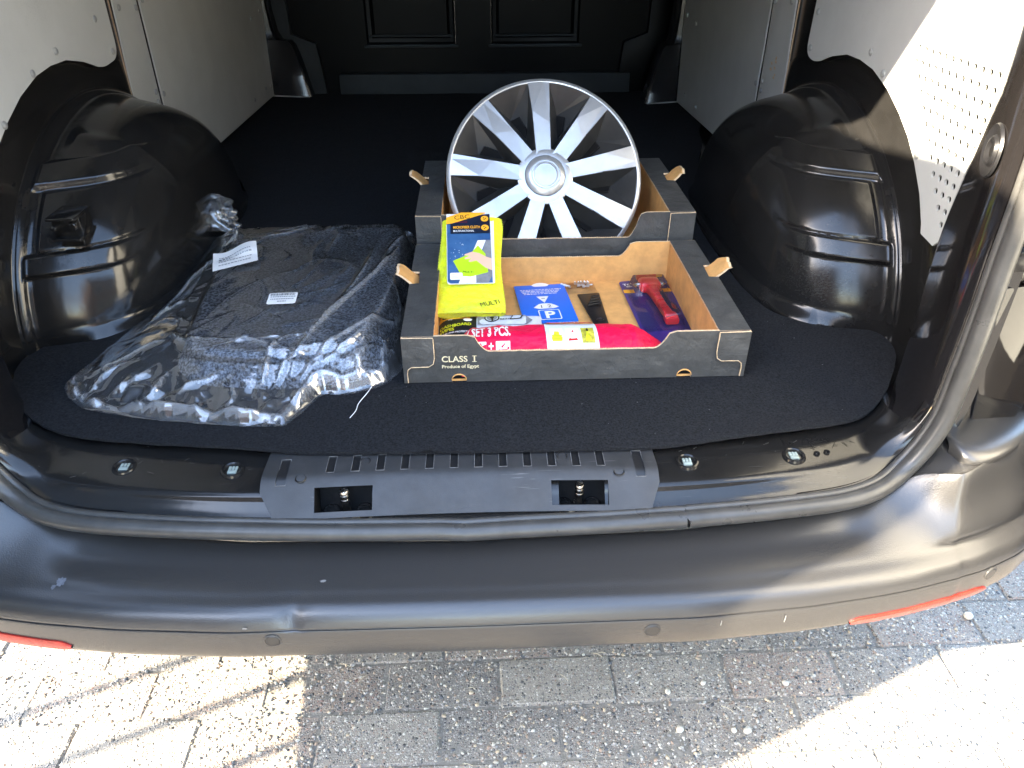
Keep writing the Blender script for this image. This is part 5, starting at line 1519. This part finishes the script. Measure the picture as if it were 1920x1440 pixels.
mb = MB(); rows = [[tuple(LF2(x, y + .20 * x, .006 * math.sin(x * 60) * (y > 0) + .018 * max(0, x - .008) * (1 if y > .02 else .4))) for y in np.linspace(-.040, .040, 8)] for x in np.linspace(-.048, .044, 12)]
mb.grid(rows); la = mb.build('paper_label', M['white'], bg_, smooth=True, angle=60)
P_ = Print(lambda x, y, h: LF2(x, y + .20 * x, .006 * math.sin(x * 60) * (y > 0) + .018 * max(0, x - .008) * (1 if y > .02 else .4) + h + .0006))
for k in range(4):
    x = -.036
    while x < .03:
        w_ = random.uniform(.002, .006); P_.rect(x, -.026 + .013 * k, x + w_, -.0225 + .013 * k, 'greyprint', up=False); x += w_ + .0016
P_.build('label_print', la)
th_ = MB(); th_.tube(crom([(-.163, 1.078, .012), (-.168, 1.060, .012), (-.180, 1.035, .0075), (-.182, 1.015, .007), (-.189, .995, .007)], 6), .0007, 5); th_.build('loose_thread', M['paper'], bg_)

# ================================================================== SMALL THINGS ON THE PAVING
for k, (x, y, s, lab) in enumerate([(.3765, .787, .0070, 'pale loose pebble nearest the viewer, on the joint left of a close pair'), (.475, .7815, .0058, 'left pebble of the close pair lying on the pavers'), (.500, .7805, .0068, 'right pebble of the close pair lying on the pavers'),
        (.3705, .8655, .0062, 'pale loose pebble on a paver joint, leftmost of the three below the right sensor'), (.4435, .8815, .0062, 'pale loose pebble, middle of the three in line below the right sensor'), (.604, .8745, .0062, 'pale loose pebble near the lit edge, rightmost of the three in line'),
        (1.048, 1.018, .0095, 'large cream pebble on the shaded pavers right of the red reflector')]):
    mb = MB(); r2 = random.Random(k)
    bm0 = bmesh.new(); bmesh.ops.create_icosphere(bm0, subdivisions=2, radius=1)
    sx_, sy_, sz_ = r2.uniform(.85, 1.25), r2.uniform(.7, 1.0), r2.uniform(.55, .75); an = r2.uniform(0, 3)
    vs = []
    for v in bm0.verts:
        q = v.co * (1 + .22 * noise.noise(v.co * 1.3 + Vector((k * 5, 0, 0)))); q = Vector((q.x * sx_, q.y * sy_, q.z * sz_)); q = Vector((q.x * math.cos(an) - q.y * math.sin(an), q.x * math.sin(an) + q.y * math.cos(an), q.z))
        vs.append(Vector((x, y, GZ + s * sz_ * .8)) + q * s)
    fs = [tuple(v.index for v in f.verts) for f in bm0.faces]; bm0.free()
    o = mb.add(vs, fs).build('pebble', PB[0], None, loc=(x, y, GZ), angle=80)
    tag(o, lab, 'pebble', 'loose pebbles on the pavers')
tw = MB()
for k in range(46):
    x, y = random.uniform(-.95, 1.05), random.uniform(.70, 1.0); a = random.uniform(0, 3.14); l_ = random.uniform(.006, .026)
    p = Vector((x, y, GZ + .003)); d_ = Vector((math.cos(a), math.sin(a), 0)) * l_
    tw.tube([p, p + d_ * .5 + Vector((0, .001, .002)), p + d_], .0005, 4)
tag(tw.build('dry_litter', M['twig'], pave), kind='stuff')

# ---- two unseen houses, added for reflections, with a gap for a bright streak
for xa, xb_, lab in ((-16.0, -3.2, 'unseen brown brick house with white windows, added for reflections, left of the gap'), (2.8, 15.0, 'unseen brown brick house with white windows, added for reflections, right of the gap')):
    hs = thing('reflection_house', lab, 'house', ((xa + xb_) / 2, -9, GZ), 'unseen houses added for reflections')
    MB().box((xa, -17, GZ), (xb_, -9, 5.2)).build('wall', M['house'], hs, smooth=False)
    MB().prism([(xa - .2, -8.7, 5.15), (xa - .2, -13, 8.4), (xa - .2, -17.3, 5.15)], (xb_ - xa + .4, 0, 0)).build('roof', M['roofing'], hs, smooth=False)
    x = xa + 1.2
    while x < xb_ - 2:
        for z in (.4, 3.1):
            wf = MB(); wf.box((x, -9.02, z), (x + 1.5, -8.94, z + 1.4)); wf = wf.build('window', M['wframe'], hs, smooth=False)
            MB().box((x + .08, -8.96, z + .08), (x + 1.42, -8.93, z + 1.32)).build('pane', M['pane'], wf, smooth=False)
        x += 2.6
# ---- bar railing out on the left, whose bars throw the slanting shadow lines on the paving
rl = thing('bar_railing', 'black upright bar railing standing to the left of the van', 'railing', (-2.3, -.4, GZ))
for z in (.08, 1.60):
    q = MB(); q.box((-2.32, -1.9, GZ + z - .02), (-2.28, 1.0, GZ + z + .02)); q.build('rail', M['paint'], rl, smooth=False)
for k in range(13):
    yb_ = .993 - .1445 * k - (-.55 + 2.3) * .41
    q = MB(); q.tube([(-2.3, yb_, GZ), (-2.3, yb_, GZ + 1.60)], .0135, 8); q.build('bar', M['paint'], rl)
